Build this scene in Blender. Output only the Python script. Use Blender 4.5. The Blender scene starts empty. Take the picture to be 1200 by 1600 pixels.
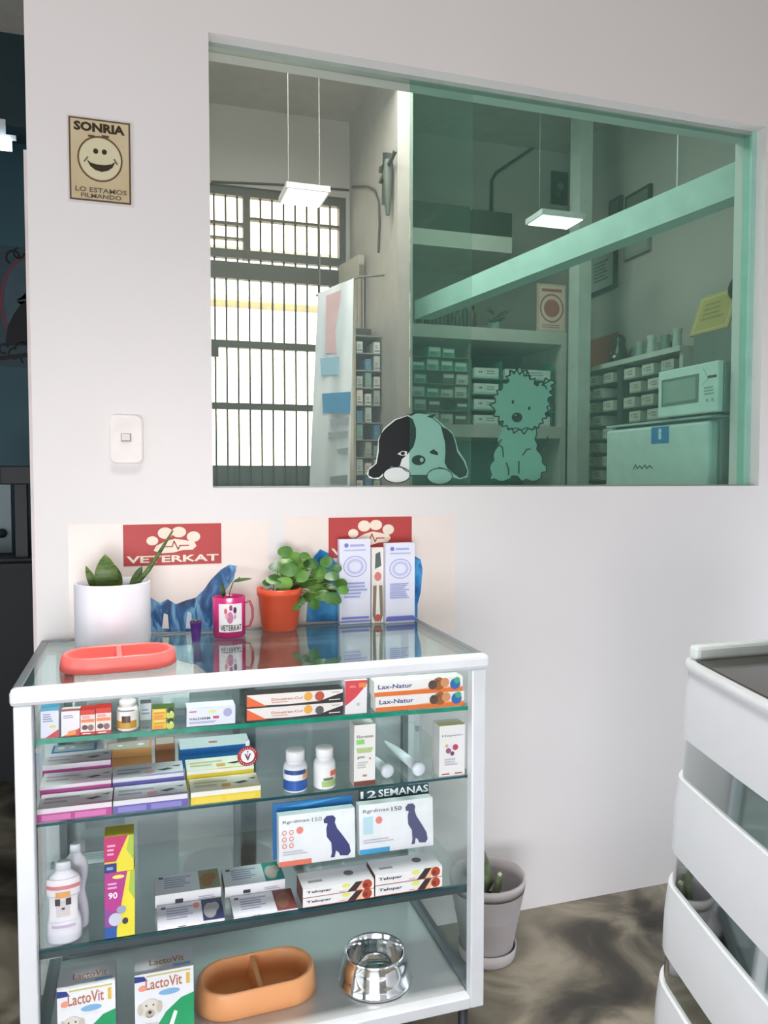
import bpy, bmesh, math, random
from mathutils import Vector, Matrix
random.seed(4)
PI = math.pi
S = bpy.context.scene
COL = S.collection

# ------------------------------------------------------------------ camera
D, H = 2.1, 1.35                       # distance of the lens from the white wall, height above the floor
FPX = 1200.0
YAW, PITCH = math.radians(17.4), math.atan(55/1200)
cam = bpy.data.cameras.new('camera'); co = bpy.data.objects.new('camera', cam); COL.objects.link(co)
cam.sensor_fit = 'VERTICAL'; cam.sensor_height = 36.0; cam.lens = 36.0*FPX/1600.0
cam.clip_start = 0.02; cam.clip_end = 100
co.location = (0, -D, H); co.rotation_euler = (PI/2-PITCH, 0, -YAW)
S.camera = co

# ------------------------------------------------------------------ light
S.view_settings.view_transform = 'Standard'; S.view_settings.look = 'None'
S.view_settings.gamma = 1; S.view_settings.use_curve_mapping = False
S.view_settings.exposure = 0.19
w = bpy.data.worlds.new('daylight'); S.world = w; w.use_nodes = True
bg = w.node_tree.nodes['Background']
bg.inputs[0].default_value = (0.86, 0.93, 1.0, 1); bg.inputs[1].default_value = 0.55
def lamp(name, kind, loc, rot, energy, color=(1, 1, 1), size=None, size_y=None):
    l = bpy.data.lights.new(name, kind); l.energy = energy; l.color = color
    if kind == 'AREA': l.shape = 'RECTANGLE'; l.size = size; l.size_y = size_y
    o = bpy.data.objects.new(name, l); COL.objects.link(o); o.location = loc; o.rotation_euler = rot
    return o
sun = lamp('sun', 'SUN', (0, -8, 8), (math.radians(42), 0, math.radians(12)), 20, (1.0, 0.97, 0.93)); sun.data.angle = 0.02
# daylight through the open shop front behind the photographer
lamp('shop_front_daylight', 'AREA', (-1.3, -3.5, 0.95), (math.radians(90), 0, 0), 12, (0.99, 0.97, 0.98), 2.4, 1.7)
# added fill lights, low in front and at both sides
lamp('low_front_fill', 'AREA', (-0.45, -3.1, 0.50), (math.radians(90), 0, 0), 35, (0.93, 0.95, 1.0), 1.5, 0.9)  # unseen fill added to brighten the lower wall
lamp('left_side_fill', 'AREA', (-2.9, -1.9, 0.8), (math.radians(90), 0, -math.radians(90)), 34, (0.90, 0.95, 1.0), 2.0, 1.3)  # unseen fill added from the left for case and counter
lamp('right_side_fill', 'AREA', (2.95, -0.55, 0.65), (math.radians(90), 0, math.radians(90)), 17, (0.84, 0.92, 1.0), 0.9, 1.1)  # unseen fill added for the low wall behind the counter
sl = lamp('case_top_fill', 'AREA', (0.2, -0.8, 3.36), (0, 0, 0), 11, (1.0, 0.98, 0.95), 1.0, 0.3); sl.data.spread = math.radians(55)  # added fill, narrowed and aimed down to brighten the carton tops
lamp('inner_room_fill', 'AREA', (0.9, 1.1, 3.2), (0, 0, 0), 20, (1.0, 0.97, 0.92), 1.2, 0.6)  # unseen fill added to lift the inner room
pl = lamp('inner_ceiling_fill', 'POINT', (0.25, 0.36, 3.02), (0, 0, 0), 11, (1.0, 0.98, 0.94)); pl.data.shadow_soft_size = 0.08  # hidden point fill added to brighten the inner ceiling

# ------------------------------------------------------------------ from the photograph to points in the room
_th, _ps = PITCH, YAW
_F = Vector((math.sin(_ps)*math.cos(_th), math.cos(_ps)*math.cos(_th), -math.sin(_th)))
_R = Vector((math.cos(_ps), -math.sin(_ps), 0)); _U = _R.cross(_F)
def at(px, py, X=None, Y=None, Z=None):
    d = _F + _R*((px-600)/FPX) + _U*((800-py)/FPX); o = Vector((0, -D, H))
    t = (X-o.x)/d.x if X is not None else (Y-o.y)/d.y if Y is not None else (Z-o.z)/d.z
    return o + d*t

# ------------------------------------------------------------------ materials
def lin(h):
    h = h.lstrip('#'); h = ''.join(x*2 for x in h) if len(h) == 3 else h; c = [int(h[i:i+2], 16)/255 for i in (0, 2, 4)]
    return tuple(x/12.92 if x <= .04045 else ((x+.055)/1.055)**2.4 for x in c)
_mats = {}
def M(hexc, rough=.5, metal=0.0, var=.06, scale=14, spec=.5, bump=0.0):
    key = (hexc, rough, metal, var, scale, spec, bump)
    if key in _mats: return _mats[key]
    m = bpy.data.materials.new('paint_'+hexc.strip('#')); m.use_nodes = True
    nt = m.node_tree; b = nt.nodes['Principled BSDF']
    b.inputs['Roughness'].default_value = rough; b.inputs['Metallic'].default_value = metal
    b.inputs['Specular IOR Level'].default_value = spec
    tc = nt.nodes.new('ShaderNodeTexCoord'); n = nt.nodes.new('ShaderNodeTexNoise')
    n.inputs['Scale'].default_value = scale; n.inputs['Detail'].default_value = 2
    nt.links.new(tc.outputs['Object'], n.inputs['Vector'])
    r = nt.nodes.new('ShaderNodeValToRGB'); c = lin(hexc)
    r.color_ramp.elements[0].position = .3; r.color_ramp.elements[1].position = .7
    r.color_ramp.elements[0].color = (*[max(0, x*(1-var)) for x in c], 1)
    r.color_ramp.elements[1].color = (*[min(1, x*(1+var)) for x in c], 1)
    nt.links.new(n.outputs['Fac'], r.inputs['Fac']); nt.links.new(r.outputs['Color'], b.inputs['Base Color'])
    if bump:
        bp = nt.nodes.new('ShaderNodeBump'); bp.inputs['Strength'].default_value = bump; bp.inputs['Distance'].default_value = .01
        nt.links.new(n.outputs['Fac'], bp.inputs['Height']); nt.links.new(bp.outputs['Normal'], b.inputs['Normal'])
    _mats[key] = m; return m
def ramp_mat(name, cols, scale, rough=.5, detail=6, dist=.0, spec=.5, stretch=(1, 1, 1), bump=0):
    m = bpy.data.materials.new(name); m.use_nodes = True; nt = m.node_tree; b = nt.nodes['Principled BSDF']
    b.inputs['Roughness'].default_value = rough; b.inputs['Specular IOR Level'].default_value = spec
    tc = nt.nodes.new('ShaderNodeTexCoord'); mp = nt.nodes.new('ShaderNodeMapping'); mp.inputs['Scale'].default_value = stretch
    n = nt.nodes.new('ShaderNodeTexNoise'); n.inputs['Scale'].default_value = scale; n.inputs['Detail'].default_value = detail
    n.inputs['Distortion'].default_value = dist
    nt.links.new(tc.outputs['Object'], mp.inputs['Vector']); nt.links.new(mp.outputs['Vector'], n.inputs['Vector'])
    r = nt.nodes.new('ShaderNodeValToRGB'); e = r.color_ramp.elements
    while len(e) < len(cols): e.new(.5)
    for i, (p, c) in enumerate(cols): e[i].position = p; e[i].color = (*lin(c), 1)
    nt.links.new(n.outputs['Fac'], r.inputs['Fac']); nt.links.new(r.outputs['Color'], b.inputs['Base Color'])
    if bump:
        bp = nt.nodes.new('ShaderNodeBump'); bp.inputs['Strength'].default_value = bump; bp.inputs['Distance'].default_value = .01
        nt.links.new(n.outputs['Fac'], bp.inputs['Height']); nt.links.new(bp.outputs['Normal'], b.inputs['Normal'])
    return m
def glass_mat(name, tint, refl=.09, edge=.6, haze=None):
    m = bpy.data.materials.new(name); m.use_nodes = True; nt = m.node_tree
    nt.nodes.remove(nt.nodes['Principled BSDF']); out = nt.nodes['Material Output']
    t = nt.nodes.new('ShaderNodeBsdfTransparent'); t.inputs[0].default_value = (*tint, 1)
    g = nt.nodes.new('ShaderNodeBsdfGlossy'); g.inputs['Roughness'].default_value = .0; g.inputs['Color'].default_value = (.95, 1, .98, 1)
    lw = nt.nodes.new('ShaderNodeLayerWeight'); lw.inputs['Blend'].default_value = .35
    mr = nt.nodes.new('ShaderNodeMapRange'); mr.inputs['To Min'].default_value = refl*.5; mr.inputs['To Max'].default_value = edge
    pw = nt.nodes.new('ShaderNodeMath'); pw.operation = 'POWER'; pw.inputs[1].default_value = 2.0
    nt.links.new(lw.outputs['Facing'], pw.inputs[0]); nt.links.new(pw.outputs[0], mr.inputs['Value'])
    mx = nt.nodes.new('ShaderNodeMixShader'); nt.links.new(mr.outputs[0], mx.inputs[0])
    nt.links.new(t.outputs[0], mx.inputs[1]); nt.links.new(g.outputs[0], mx.inputs[2])
    last = mx
    if haze:  # pale diffuse film imitates the bright shop mirrored in the pane
        d = nt.nodes.new('ShaderNodeBsdfDiffuse'); d.inputs[0].default_value = (*lin(haze[0]), 1)
        m2 = nt.nodes.new('ShaderNodeMixShader'); n = nt.nodes.new('ShaderNodeTexNoise'); n.inputs['Scale'].default_value = 2.2
        tc = nt.nodes.new('ShaderNodeTexCoord'); nt.links.new(tc.outputs['Object'], n.inputs['Vector'])
        m3 = nt.nodes.new('ShaderNodeMapRange'); m3.inputs['From Min'].default_value = .3; m3.inputs['From Max'].default_value = .7
        m3.inputs['To Min'].default_value = haze[1]*.5; m3.inputs['To Max'].default_value = haze[1]*1.3
        nt.links.new(n.outputs['Fac'], m3.inputs['Value']); nt.links.new(m3.outputs[0], m2.inputs[0])
        nt.links.new(mx.outputs[0], m2.inputs[1]); nt.links.new(d.outputs[0], m2.inputs[2]); last = m2
    nt.links.new(last.outputs[0], out.inputs[0]); return m
def emit(name, hexc, strength):
    m = bpy.data.materials.new(name); m.use_nodes = True; nt = m.node_tree
    nt.nodes.remove(nt.nodes['Principled BSDF']); e = nt.nodes.new('ShaderNodeEmission')
    e.inputs[0].default_value = (*lin(hexc), 1); e.inputs[1].default_value = strength
    nt.links.new(e.outputs[0], nt.nodes['Material Output'].inputs[0]); return m

WALL = M('#e9e4e4', .75, var=.02, scale=1.5)
ALU = M('#e0e3e8', .35, .15, var=.02)
ALU_D = M('#7f868a', .4, .5, var=.03)
STEEL = M('#cdd0d1', .3, .35, var=.05, scale=3)
CHROME = M('#e6e8ea', .08, 1.0, var=.02)
MIRROR = M('#c9cfce', .05, 1.0, var=.01)
WHITE = M('#f2f3f6', .45); GREYW = M('#d7d9dc', .5); DARK = M('#22262a', .5); INK = M('#26262c', .6)
SHELFG = glass_mat('shelf_glass', (.93, .975, .96), .10, .75)
TOPG = glass_mat('counter_top_glass', (.84, .92, .90), .16, .9)
SIDEG = glass_mat('side_glass', (.94, .975, .965), .08, .5)
EDGE_G = M('#138f72', .15, var=.25, scale=30); EDGE_D = M('#1d4d52', .15, var=.2, scale=30)

# ------------------------------------------------------------------ mesh builder
class MB:
    def __init__(s): s.v = []; s.f = []; s.m = []; s.mats = []; s.sm = []
    def mi(s, mat):
        if mat not in s.mats: s.mats.append(mat)
        return s.mats.index(mat)
    def add(s, vs, fs, mat, smooth=False, mtx=None):
        b = len(s.v); i = s.mi(mat)
        for p in vs:
            p = Vector(p); s.v.append(mtx @ p if mtx else p)
        for f in fs: s.f.append([b+k for k in f]); s.m.append(i); s.sm.append(smooth)
    def box(s, x0, y0, z0, x1, y1, z1, mat, bev=0, mtx=None):
        if bev <= 0:
            vs = [(x0, y0, z0), (x1, y0, z0), (x1, y1, z0), (x0, y1, z0), (x0, y0, z1), (x1, y0, z1), (x1, y1, z1), (x0, y1, z1)]
            s.add(vs, [(0, 3, 2, 1), (4, 5, 6, 7), (0, 1, 5, 4), (1, 2, 6, 5), (2, 3, 7, 6), (3, 0, 4, 7)], mat, mtx=mtx); return
        bm = bmesh.new(); bmesh.ops.create_cube(bm, size=1)
        for v in bm.verts: v.co = Vector(((x0+x1)/2+v.co.x*(x1-x0), (y0+y1)/2+v.co.y*(y1-y0), (z0+z1)/2+v.co.z*(z1-z0)))
        bmesh.ops.bevel(bm, geom=bm.edges[:], offset=bev, segments=2, affect='EDGES', profile=.5)
        bm.verts.index_update(); s.add([v.co.copy() for v in bm.verts], [[v.index for v in f.verts] for f in bm.faces], mat, mtx=mtx); bm.free()
    def prism(s, pts, axis, a, b, mat, smooth=False):
        """polygon pts (2D) extruded along axis from a to b; plane coords are the other two axes in order"""
        n = len(pts)
        def P(p, t): return (t, p[0], p[1]) if axis == 'x' else (p[0], t, p[1]) if axis == 'y' else (p[0], p[1], t)
        vs = [P(p, a) for p in pts]+[P(p, b) for p in pts]
        s.add(vs, [list(range(n))[::-1], list(range(n, 2*n))], mat)
        s.add(vs, [(i, (i+1) % n, n+(i+1) % n, n+i) for i in range(n)], mat, smooth)
    def lathe(s, prof, c, mat, n=32, sx=1, sy=1, smooth=True, mtx=None):
        vs = []; fs = []
        for (r, z) in prof:
            for k in range(n):
                a = 2*PI*k/n; vs.append((c[0]+r*math.cos(a)*sx, c[1]+r*math.sin(a)*sy, c[2]+z))
        for j in range(len(prof)-1):
            for k in range(n): fs.append((j*n+k, j*n+(k+1) % n, (j+1)*n+(k+1) % n, (j+1)*n+k))
        s.add(vs, fs, mat, smooth, mtx)
        if prof[0][0] > 1e-4: s.add(vs[:n], [list(range(n))[::-1]], mat, mtx=mtx)
        if prof[-1][0] > 1e-4: s.add(vs[-n:], [list(range(n))], mat, mtx=mtx)
    def loft(s, rings, mat, smooth=True, cap0=True, cap1=True):
        n = len(rings[0]); vs = [p for r in rings for p in r]
        fs = [(j*n+k, j*n+(k+1) % n, (j+1)*n+(k+1) % n, (j+1)*n+k) for j in range(len(rings)-1) for k in range(n)]
        s.add(vs, fs, mat, smooth)
        if cap0: s.add(rings[0], [list(range(n))[::-1]], mat)
        if cap1: s.add(rings[-1], [list(range(n))], mat)
    def tube(s, pts, r, mat, n=8, rads=None):
        pts = [Vector(p) for p in pts]; rings = []; prev = None
        for i, p in enumerate(pts):
            t = (pts[min(i+1, len(pts)-1)]-pts[max(i-1, 0)]).normalized()
            a = t.cross(Vector((0, 0, 1)) if abs(t.z) < .9 else Vector((1, 0, 0))).normalized()
            if prev is not None:
                a = (prev-t*prev.dot(t)).normalized()
            prev = a; b = t.cross(a); rr = rads[i] if rads else r
            rings.append([p+a*rr*math.cos(2*PI*k/n)+b*rr*math.sin(2*PI*k/n) for k in range(n)])
        s.loft(rings, mat)
    def flat(s, pts3, mat): s.add(pts3, [list(range(len(pts3)))], mat)
    def build(s, name, parent=None, loc=None, rot=None):
        me = bpy.data.meshes.new(name); me.from_pydata([tuple(v) for v in s.v], [], s.f)
        for m in s.mats: me.materials.append(m)
        for p, i, sm in zip(me.polygons, s.m, s.sm): p.material_index = i; p.use_smooth = sm
        me.update(); o = bpy.data.objects.new(name, me); COL.objects.link(o)
        if parent: o.parent = parent
        if loc is not None: o.location = loc
        if rot is not None: o.rotation_euler = rot
        return o
def tag(o, label=None, cat=None, group=None, kind=None):
    if label: o['label'] = label
    if cat: o['category'] = cat
    if group: o['group'] = group
    if kind: o['kind'] = kind
    return o
def empty(name, loc, label, cat, group=None, rot=None):
    o = bpy.data.objects.new(name, None); COL.objects.link(o); o.location = loc; o.empty_display_size = .05
    if rot: o.rotation_euler = rot
    return tag(o, label, cat, group)
def recenter(o):
    """move a top-level mesh's origin to its base centre"""
    vs = [v.co for v in o.data.vertices]
    c = Vector(((min(v.x for v in vs)+max(v.x for v in vs))/2, (min(v.y for v in vs)+max(v.y for v in vs))/2, min(v.z for v in vs)))
    o.data.transform(Matrix.Translation(-c)); o.location = o.location+c
    return o
def struct(mb, name): return tag(mb.build(name), kind='structure')
_tc = {}
def text_geo(txt, bold=0.0):
    if (txt, bold) in _tc: return _tc[(txt, bold)]
    c = bpy.data.curves.new('t', 'FONT'); c.body = txt; c.size = 1; c.offset = bold; c.resolution_u = 2
    o = bpy.data.objects.new('t', c); COL.objects.link(o)
    bpy.context.view_layer.update()
    me = o.evaluated_get(bpy.context.evaluated_depsgraph_get()).to_mesh()
    vs = [v.co.copy() for v in me.vertices]; fs = [list(p.vertices) for p in me.polygons]
    bpy.data.objects.remove(o); bpy.data.curves.remove(c)
    x0 = min(v.x for v in vs); x1 = max(v.x for v in vs); y0 = min(v.y for v in vs); y1 = max(v.y for v in vs)
    vs = [((v.x-x0)/(x1-x0), (v.y-y0)/(y1-y0)) for v in vs]
    _tc[(txt, bold)] = (vs, fs); return vs, fs

LIFT = .00035
def face_draw(mb, O, ux, uy, nrm, W, Hh, shapes):
    """printed shapes on a rectangle: O = lower left corner, ux/uy unit axes, W x Hh metres; x and y in 0..1"""
    for k, sh in enumerate(shapes):
        off = nrm*(LIFT*(1+k*.35)); kind, col = sh[0], sh[1]
        mat = col if not isinstance(col, str) else M(col, .5, var=.03)
        Pt = lambda x, y: O+ux*(x*W)+uy*(y*Hh)+off
        if kind == 'r':
            x0, y0, x1, y1 = sh[2:6]; mb.flat([Pt(x0, y0), Pt(x1, y0), Pt(x1, y1), Pt(x0, y1)], mat)
        elif kind == 'p': mb.flat([Pt(x, y) for x, y in sh[2]], mat)
        elif kind == 'c':
            cx, cy, r = sh[2:5]; ry = sh[5] if len(sh) > 5 else r*W/Hh
            mb.flat([Pt(cx+r*math.cos(2*PI*i/20), cy+ry*math.sin(2*PI*i/20)) for i in range(20)], mat)
        elif kind == 'o':                                     # ring: cx, cy, rx, ry, thickness fraction
            cx, cy, rx, ry, t = sh[2:7]; n = 28
            o = [Pt(cx+rx*math.cos(2*PI*i/n), cy+ry*math.sin(2*PI*i/n)) for i in range(n)]
            q = [Pt(cx+rx*(1-t)*math.cos(2*PI*i/n), cy+ry*(1-t)*math.sin(2*PI*i/n)) for i in range(n)]
            mb.add(o+q, [(i, (i+1) % n, n+(i+1) % n, n+i) for i in range(n)], mat)
        elif kind == 'l':                                     # polyline with width (fraction of W)
            pts, wd = sh[2], sh[3]*W
            for a, b in zip(pts[:-1], pts[1:]):
                A = Pt(*a); B = Pt(*b); d = (B-A)
                if d.length < 1e-6: continue
                q = nrm.cross(d.normalized())*wd/2; e = d.normalized()*wd*.3
                mb.flat([A-q-e, B-q+e, B+q+e, A+q-e], mat)
        elif kind == 't':                                     # text box x0,y0,x1,y1
            x0, y0, x1, y1, txt = sh[2:7]; bold = sh[7] if len(sh) > 7 else .01
            vs, fs = text_geo(txt, bold); mb.add([Pt(x0+(x1-x0)*a, y0+(y1-y0)*b) for a, b in vs], fs, mat)
        elif kind == 'lines':                                 # small print: n thin bars
            x0, y0, x1, y1, n = sh[2:7]; rr = random.Random(int(x0*97+y0*31+n))
            for i in range(n):
                yy = y1-(y1-y0)*(i+.2)/n; hh = (y1-y0)/n*.5; xe = x0+(x1-x0)*rr.uniform(.65, 1)
                mb.flat([Pt(x0, yy-hh), Pt(xe, yy-hh), Pt(xe, yy), Pt(x0, yy)], mat)
X_, Y_, Z_ = Vector((1, 0, 0)), Vector((0, 1, 0)), Vector((0, 0, 1))

# ================================================================== SETTING
CEIL = 3.40; WT = .14
WX0 = -.262                                    # free end of the white wall
wx0, wx1, wz0, wz1 = .178, 1.985, 1.320, 2.508 # window opening
m = MB()
m.box(WX0, 0, 0, wx0, WT, CEIL, WALL); m.box(wx1, 0, 0, 3.0, WT, CEIL, WALL)
m.box(wx0, 0, 0, wx1, WT, wz0, WALL); m.box(wx0, 0, wz1, wx1, WT, CEIL, WALL)
struct(m, 'wall_front')
FLOOR = ramp_mat('marbled_cement', [(.30, '#1c1b16'), (.43, '#3b372d'), (.52, '#665f51'), (.64, '#968d7c'), (.75, '#57503f')], 3.1, .38, 9, .9)
m = MB(); m.box(-3.2, -7, -.1, 3.6, 5.2, 0, FLOOR); struct(m, 'floor')
m = MB(); m.box(-3.2, -7.0, CEIL, 3.2, 2.72, CEIL+.1, M('#c2bab2', .8)); struct(m, 'ceiling')
m = MB(); m.box(3.0, -7.0, 0, 3.12, 2.5, CEIL, M('#d9cfc8', .8)); struct(m, 'wall_right')
TEALW = M('#3d6672', .6, var=.1, scale=2)
m = MB(); m.box(-3.12, -7.0, 0, -3.0, 2.72, CEIL, M('#a9b6b8', .7)); struct(m, 'wall_left')
m = MB(); m.box(WX0-.010, .02, 0, WX0, WT, 2.16, M('#d8cdca', .6)); struct(m, 'trim_1')

# the dark side room seen past the wall's end
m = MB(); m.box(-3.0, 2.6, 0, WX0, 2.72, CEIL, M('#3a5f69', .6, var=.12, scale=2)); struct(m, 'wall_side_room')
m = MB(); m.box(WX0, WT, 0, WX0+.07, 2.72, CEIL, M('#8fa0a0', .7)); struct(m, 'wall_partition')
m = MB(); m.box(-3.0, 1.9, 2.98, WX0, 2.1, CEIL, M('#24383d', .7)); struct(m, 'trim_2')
p = at(8, 222, Z=2.9); p = Vector((p.x, p.y, 0))
m = MB(); m.box(p.x-.14, p.y-.05, 3.352, p.x+.05, p.y+.07, 3.4, M('#d6e4ea', .4)); m.box(p.x-.13, p.y-.045, 3.346, p.x+.045, p.y+.065, 3.353, emit('side_lamp_glow', '#e4f4ff', 5))
# mural on the side room wall
Yw = 2.6
m = MB()
def wpt(x, y, Y=Yw, k=1): return at(x, y, Y=Y-LIFT*4*k)
a0, a1 = wpt(-60, 378), wpt(60, 700)
m.box(a0.x, Yw-.004, wpt(0, 572).z, wpt(46, 400).x+.12, Yw, a0.z, M('#39505a', .6))
def ring2(mb, cx, cy, rx, ry, wd, mat, Y, k=1, a0=0, a1=2*PI, n=32):
    for i in range(n):
        t0 = a0+(a1-a0)*i/n; t1 = a0+(a1-a0)*(i+1)/n
        q = [(cx+(rx)*math.cos(t0), cy+ry*math.sin(t0)), (cx+rx*math.cos(t1), cy+ry*math.sin(t1)),
             (cx+(rx-wd)*math.cos(t1), cy+(ry-wd)*math.sin(t1)), (cx+(rx-wd)*math.cos(t0), cy+(ry-wd)*math.sin(t0))]
        mb.flat([wpt(x, y, Y, k) for x, y in q], mat)
Ym = Yw-.004
ring2(m, 46, 470, 46, 72, 5, M('#7c3d4c', .6), Ym, 1)
ring2(m, 46, 470, 40, 66, 60, M('#4a626b', .6), Ym, .6, n=32)
BLK = M('#15191c', .6)
m.flat([wpt(x, y, Ym, 2) for x, y in [(8, 540), (12, 510), (22, 490), (32, 476), (44, 470), (60, 468), (60, 540)]], BLK)
for (cx, cy, r, s0, s1) in [(20, 402, 12, 2, 6.4), (30, 395, 10, 0, 4.4), (6, 545, 9, 1, 6), (22, 552, 10, 0, 5), (40, 560, 9, 2, 7), (34, 545, 12, 3, 6.3)]:
    ring2(m, cx, cy, r, r, 3.5, BLK, Ym, 2, s0, s1, 16)
m.flat([wpt(x, y, Ym, 2.5) for x, y in [(0, 556), (60, 550), (60, 556), (0, 563)]], BLK)
tag(recenter(m.build('wall_mural')), 'dark mural with a red ring and black scrollwork in the side room', 'mural')
# dark counter, drawer cabinet, weighing stand
cz = at(25, 880, Y=1.6).z
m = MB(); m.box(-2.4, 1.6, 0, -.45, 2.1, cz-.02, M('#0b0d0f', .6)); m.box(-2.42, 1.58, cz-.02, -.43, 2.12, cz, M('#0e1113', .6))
tag(recenter(m.build('dark_counter')), 'low near-black counter at the left edge in the dark side room', 'counter')
c0, c1 = at(-70, 757, Y=2.2), at(19, 880, Y=2.2)
m = MB(); t = empty('drawer_cabinet', (c1.x-.15, 2.36, 0), 'pale grey drawer cabinet with dark knob at the far left behind the dark counter', 'cabinet')
m.box(c0.x-t.location.x, -.16, 0, c1.x-t.location.x, .2, c0.z, M('#8d9ea4', .5)); m.build('body', t)
kx = at(4, 833, Y=2.2); m = MB(); m.lathe([(0, -.02), (.02, -.016), (.024, 0), (.012, .02), (.012, .03)], (0, 0, 0), DARK, 16, mtx=Matrix.Rotation(-PI/2, 4, 'X'))
m.build('knob', t, (kx.x-t.location.x, -.18, kx.z))
s0, s1 = at(8, 728, Y=1.75), at(48, 750, Y=1.75); sx = at(34, 800, Y=1.75).x
t = empty('weighing_stand', (sx, 1.75, cz), 'black post stand with a flat square head on the dark counter', 'scale')
m = MB(); m.box(s0.x-sx-.01, -.09, s1.z-cz-.02, s1.x-sx+.05, .09, s0.z-cz, DARK, .006); m.build('head', t)
m = MB(); m.box(-.025, -.025, .01, .025, .025, s1.z-cz-.02, DARK); m.build('post', t)
m = MB(); m.box(-.09, -.09, 0, .09, .09, .012, DARK); m.build('base', t)
q = MB(); q.box(p.x-.14, p.y-.05, 3.352, p.x+.05, p.y+.07, 3.4, M('#d6e4ea', .4)); q.box(p.x-.13, p.y-.045, 3.346, p.x+.045, p.y+.065, 3.353, emit('side_lamp_glow', '#e4f4ff', 5))
t0 = at(-14, 209, Y=1.9); t1 = at(19, 237, Y=1.9)
q = MB(); q.box(t0.x, 1.86, t1.z, t1.x, 1.9, t0.z-.02, emit('side_lamp_glow', '#d8f0ff', 5)); q.box(t0.x-.02, 1.885, t0.z-.02, t1.x+.02, 1.9, t0.z, GREYW)
q.box((t0.x+t1.x)/2-.02, 1.885, t0.z, (t0.x+t1.x)/2+.02, 1.9, 3.0, GREYW)
tag(recenter(q.build('wall_lamp')), 'glowing white lamp on the beam of the dark side room', 'lamp')

# ---------------------------------------------------------------- inner room
FW = 2.30                                       # far wall face
gx1 = at(541, 500, Y=FW).x; gz1 = at(430, 297, Y=FW).z
INW = M('#b3b0aa', .8, var=.04, scale=2)
m = MB(); m.box(WX0+.07, FW, gz1, 3.0, FW+.12, CEIL, INW); m.box(gx1, FW, 0, 3.0, FW+.12, gz1, INW); struct(m, 'wall_back')
m = MB(); m.box(2.60, WT, 0, 3.0, FW, CEIL, INW); struct(m, 'wall_inner_right')
pxl = at(549, 300, Y=FW).x; pyn = 1.42; pxr = at(645, 300, Y=pyn).x
pxl = at(621, 300, Y=pyn).x
m = MB(); m.box(pxl, pyn, 0, pxr, FW, CEIL, M('#adaaa3', .8, var=.04)); struct(m, 'wall_pier')
# horizontal cable line and conduit
def cable(name, pts, r, mat, label, cat='cable'):
    mm = MB(); mm.tube(pts, r, mat, 6); return tag(recenter(mm.build(name)), label, cat)
cable('wall_cable', [at(x, y, Y=FW-.008) for x, y in [(330, 284), (430, 288), (545, 297)]], .006, M('#4c4c48', .6), 'thin dark cable running along the inner room wall above the barred gate')
sidepts = [at(x, y, X=pxl-.006) for x, y in [(551, 292), (575, 292), (586, 298), (592, 315), (593, 350), (591, 395)]]
cable('pier_cable', sidepts, .006, M('#4c4c48', .6), 'grey cable bending down the side of the pier beside the crucifix')
cable('ceiling_cable', [at(x, y, Y=FW-.01) for x, y in [(912, 180), (860, 213), (775, 270), (768, 282), (767, 350), (764, 410)]], .01, M('#2c3a34', .6), 'dark cable sloping across the wall then dropping beside the shelves')
# crucifix on the pier's side
def side_quad(pts, x, th, mat, mb):
    a = [at(u, v, X=x) for u, v in pts]; b = [Vector((x-th, p.y, p.z)) for p in a]; n = len(a)
    mb.add(a+b, [list(range(n)), list(range(n, 2*n))[::-1]]+[(i, (i+1) % n, n+(i+1) % n, n+i) for i in range(n)], mat)
CX = pxl-.001
t = empty('crucifix', at(606, 322, X=CX), 'dark wooden crucifix hanging high on the pale pier', 'crucifix')
mm = MB(); side_quad([(604, 239), (611, 239), (609, 322), (602, 321)], CX, .02, M('#3a4139', .6), mm)
side_quad([(598, 262), (614, 250), (614, 258), (598, 271)], CX, .02, M('#3a4139', .6), mm)
o = mm.build('cross'); o.data.transform(Matrix.Translation(-t.location)); o.parent = t
mm = MB(); bp = at(606, 270, X=CX-.03)-t.location
mm.tube([bp+Vector((0, 0, .06)), bp, bp-Vector((0, 0, .10)), bp-Vector((0, .0, .2))], .02, M('#566058', .5), 8, [.018, .024, .02, .01])
mm.tube([bp+Vector((0, -.12, .06)), bp+Vector((0, 0, .03)), bp+Vector((0, .12, .0))], .011, M('#566058', .5)); mm.build('figure', t)

# barred gate
GM = M('#4f524c', .5, .2); GY = FW+.02
def rail(mb, x0, x1, ya, yb, Y=GY, th=.04, mat=GM):
    """horizontal member between photo rows ya (top) and yb (bottom) read at the middle of its run"""
    xm = (x0+x1)/2; a = at(xm, ya, Y=Y).z; b = at(xm, yb, Y=Y).z
    mb.box(WX0+.072 if x0 == 318 else at(x0, ya, Y=Y).x, Y, b, at(x1, ya, Y=Y).x, Y+th, a, mat)
t = empty('security_gate', (at(430, 700, Y=GY).x, GY, 0), 'tall grey barred gate with bright daylight behind it, seen through the window', 'gate')
def gpart(name, fn):
    mm = MB(); fn(mm); o = mm.build(name); o.data.transform(Matrix.Translation(-t.location)); o.parent = t; return o
for nm, a, b in (('top_rail', 298, 312), ('cross_rail', 395, 408), ('cross_rail', 414, 440), ('cross_rail', 535, 546), ('cross_rail', 631, 641)):
    gpart(nm, lambda mb: rail(mb, 318, 541, a, b))
gpart('mullion', lambda mb: mb.box(at(380, 350, Y=GY).x, GY-.005, at(380, 405, Y=GY).z, at(391, 350, Y=GY).x, GY+.045, at(380, 300, Y=GY).z, GM))
gpart('gate_post', lambda mb: mb.box(at(530, 350, Y=GY).x, GY-.006, 0, at(541, 350, Y=GY).x, GY+.05, gz1-.005, GM))
for x in [318+18*k for k in range(-7, 12)]:
    gpart('bar', lambda mb: mb.tube([(at(x, 500, Y=GY+.02).x, GY+.02, 0.02), (at(x, 500, Y=GY+.02).x, GY+.02, gz1-.01)], .006, GM, 6))
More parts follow.
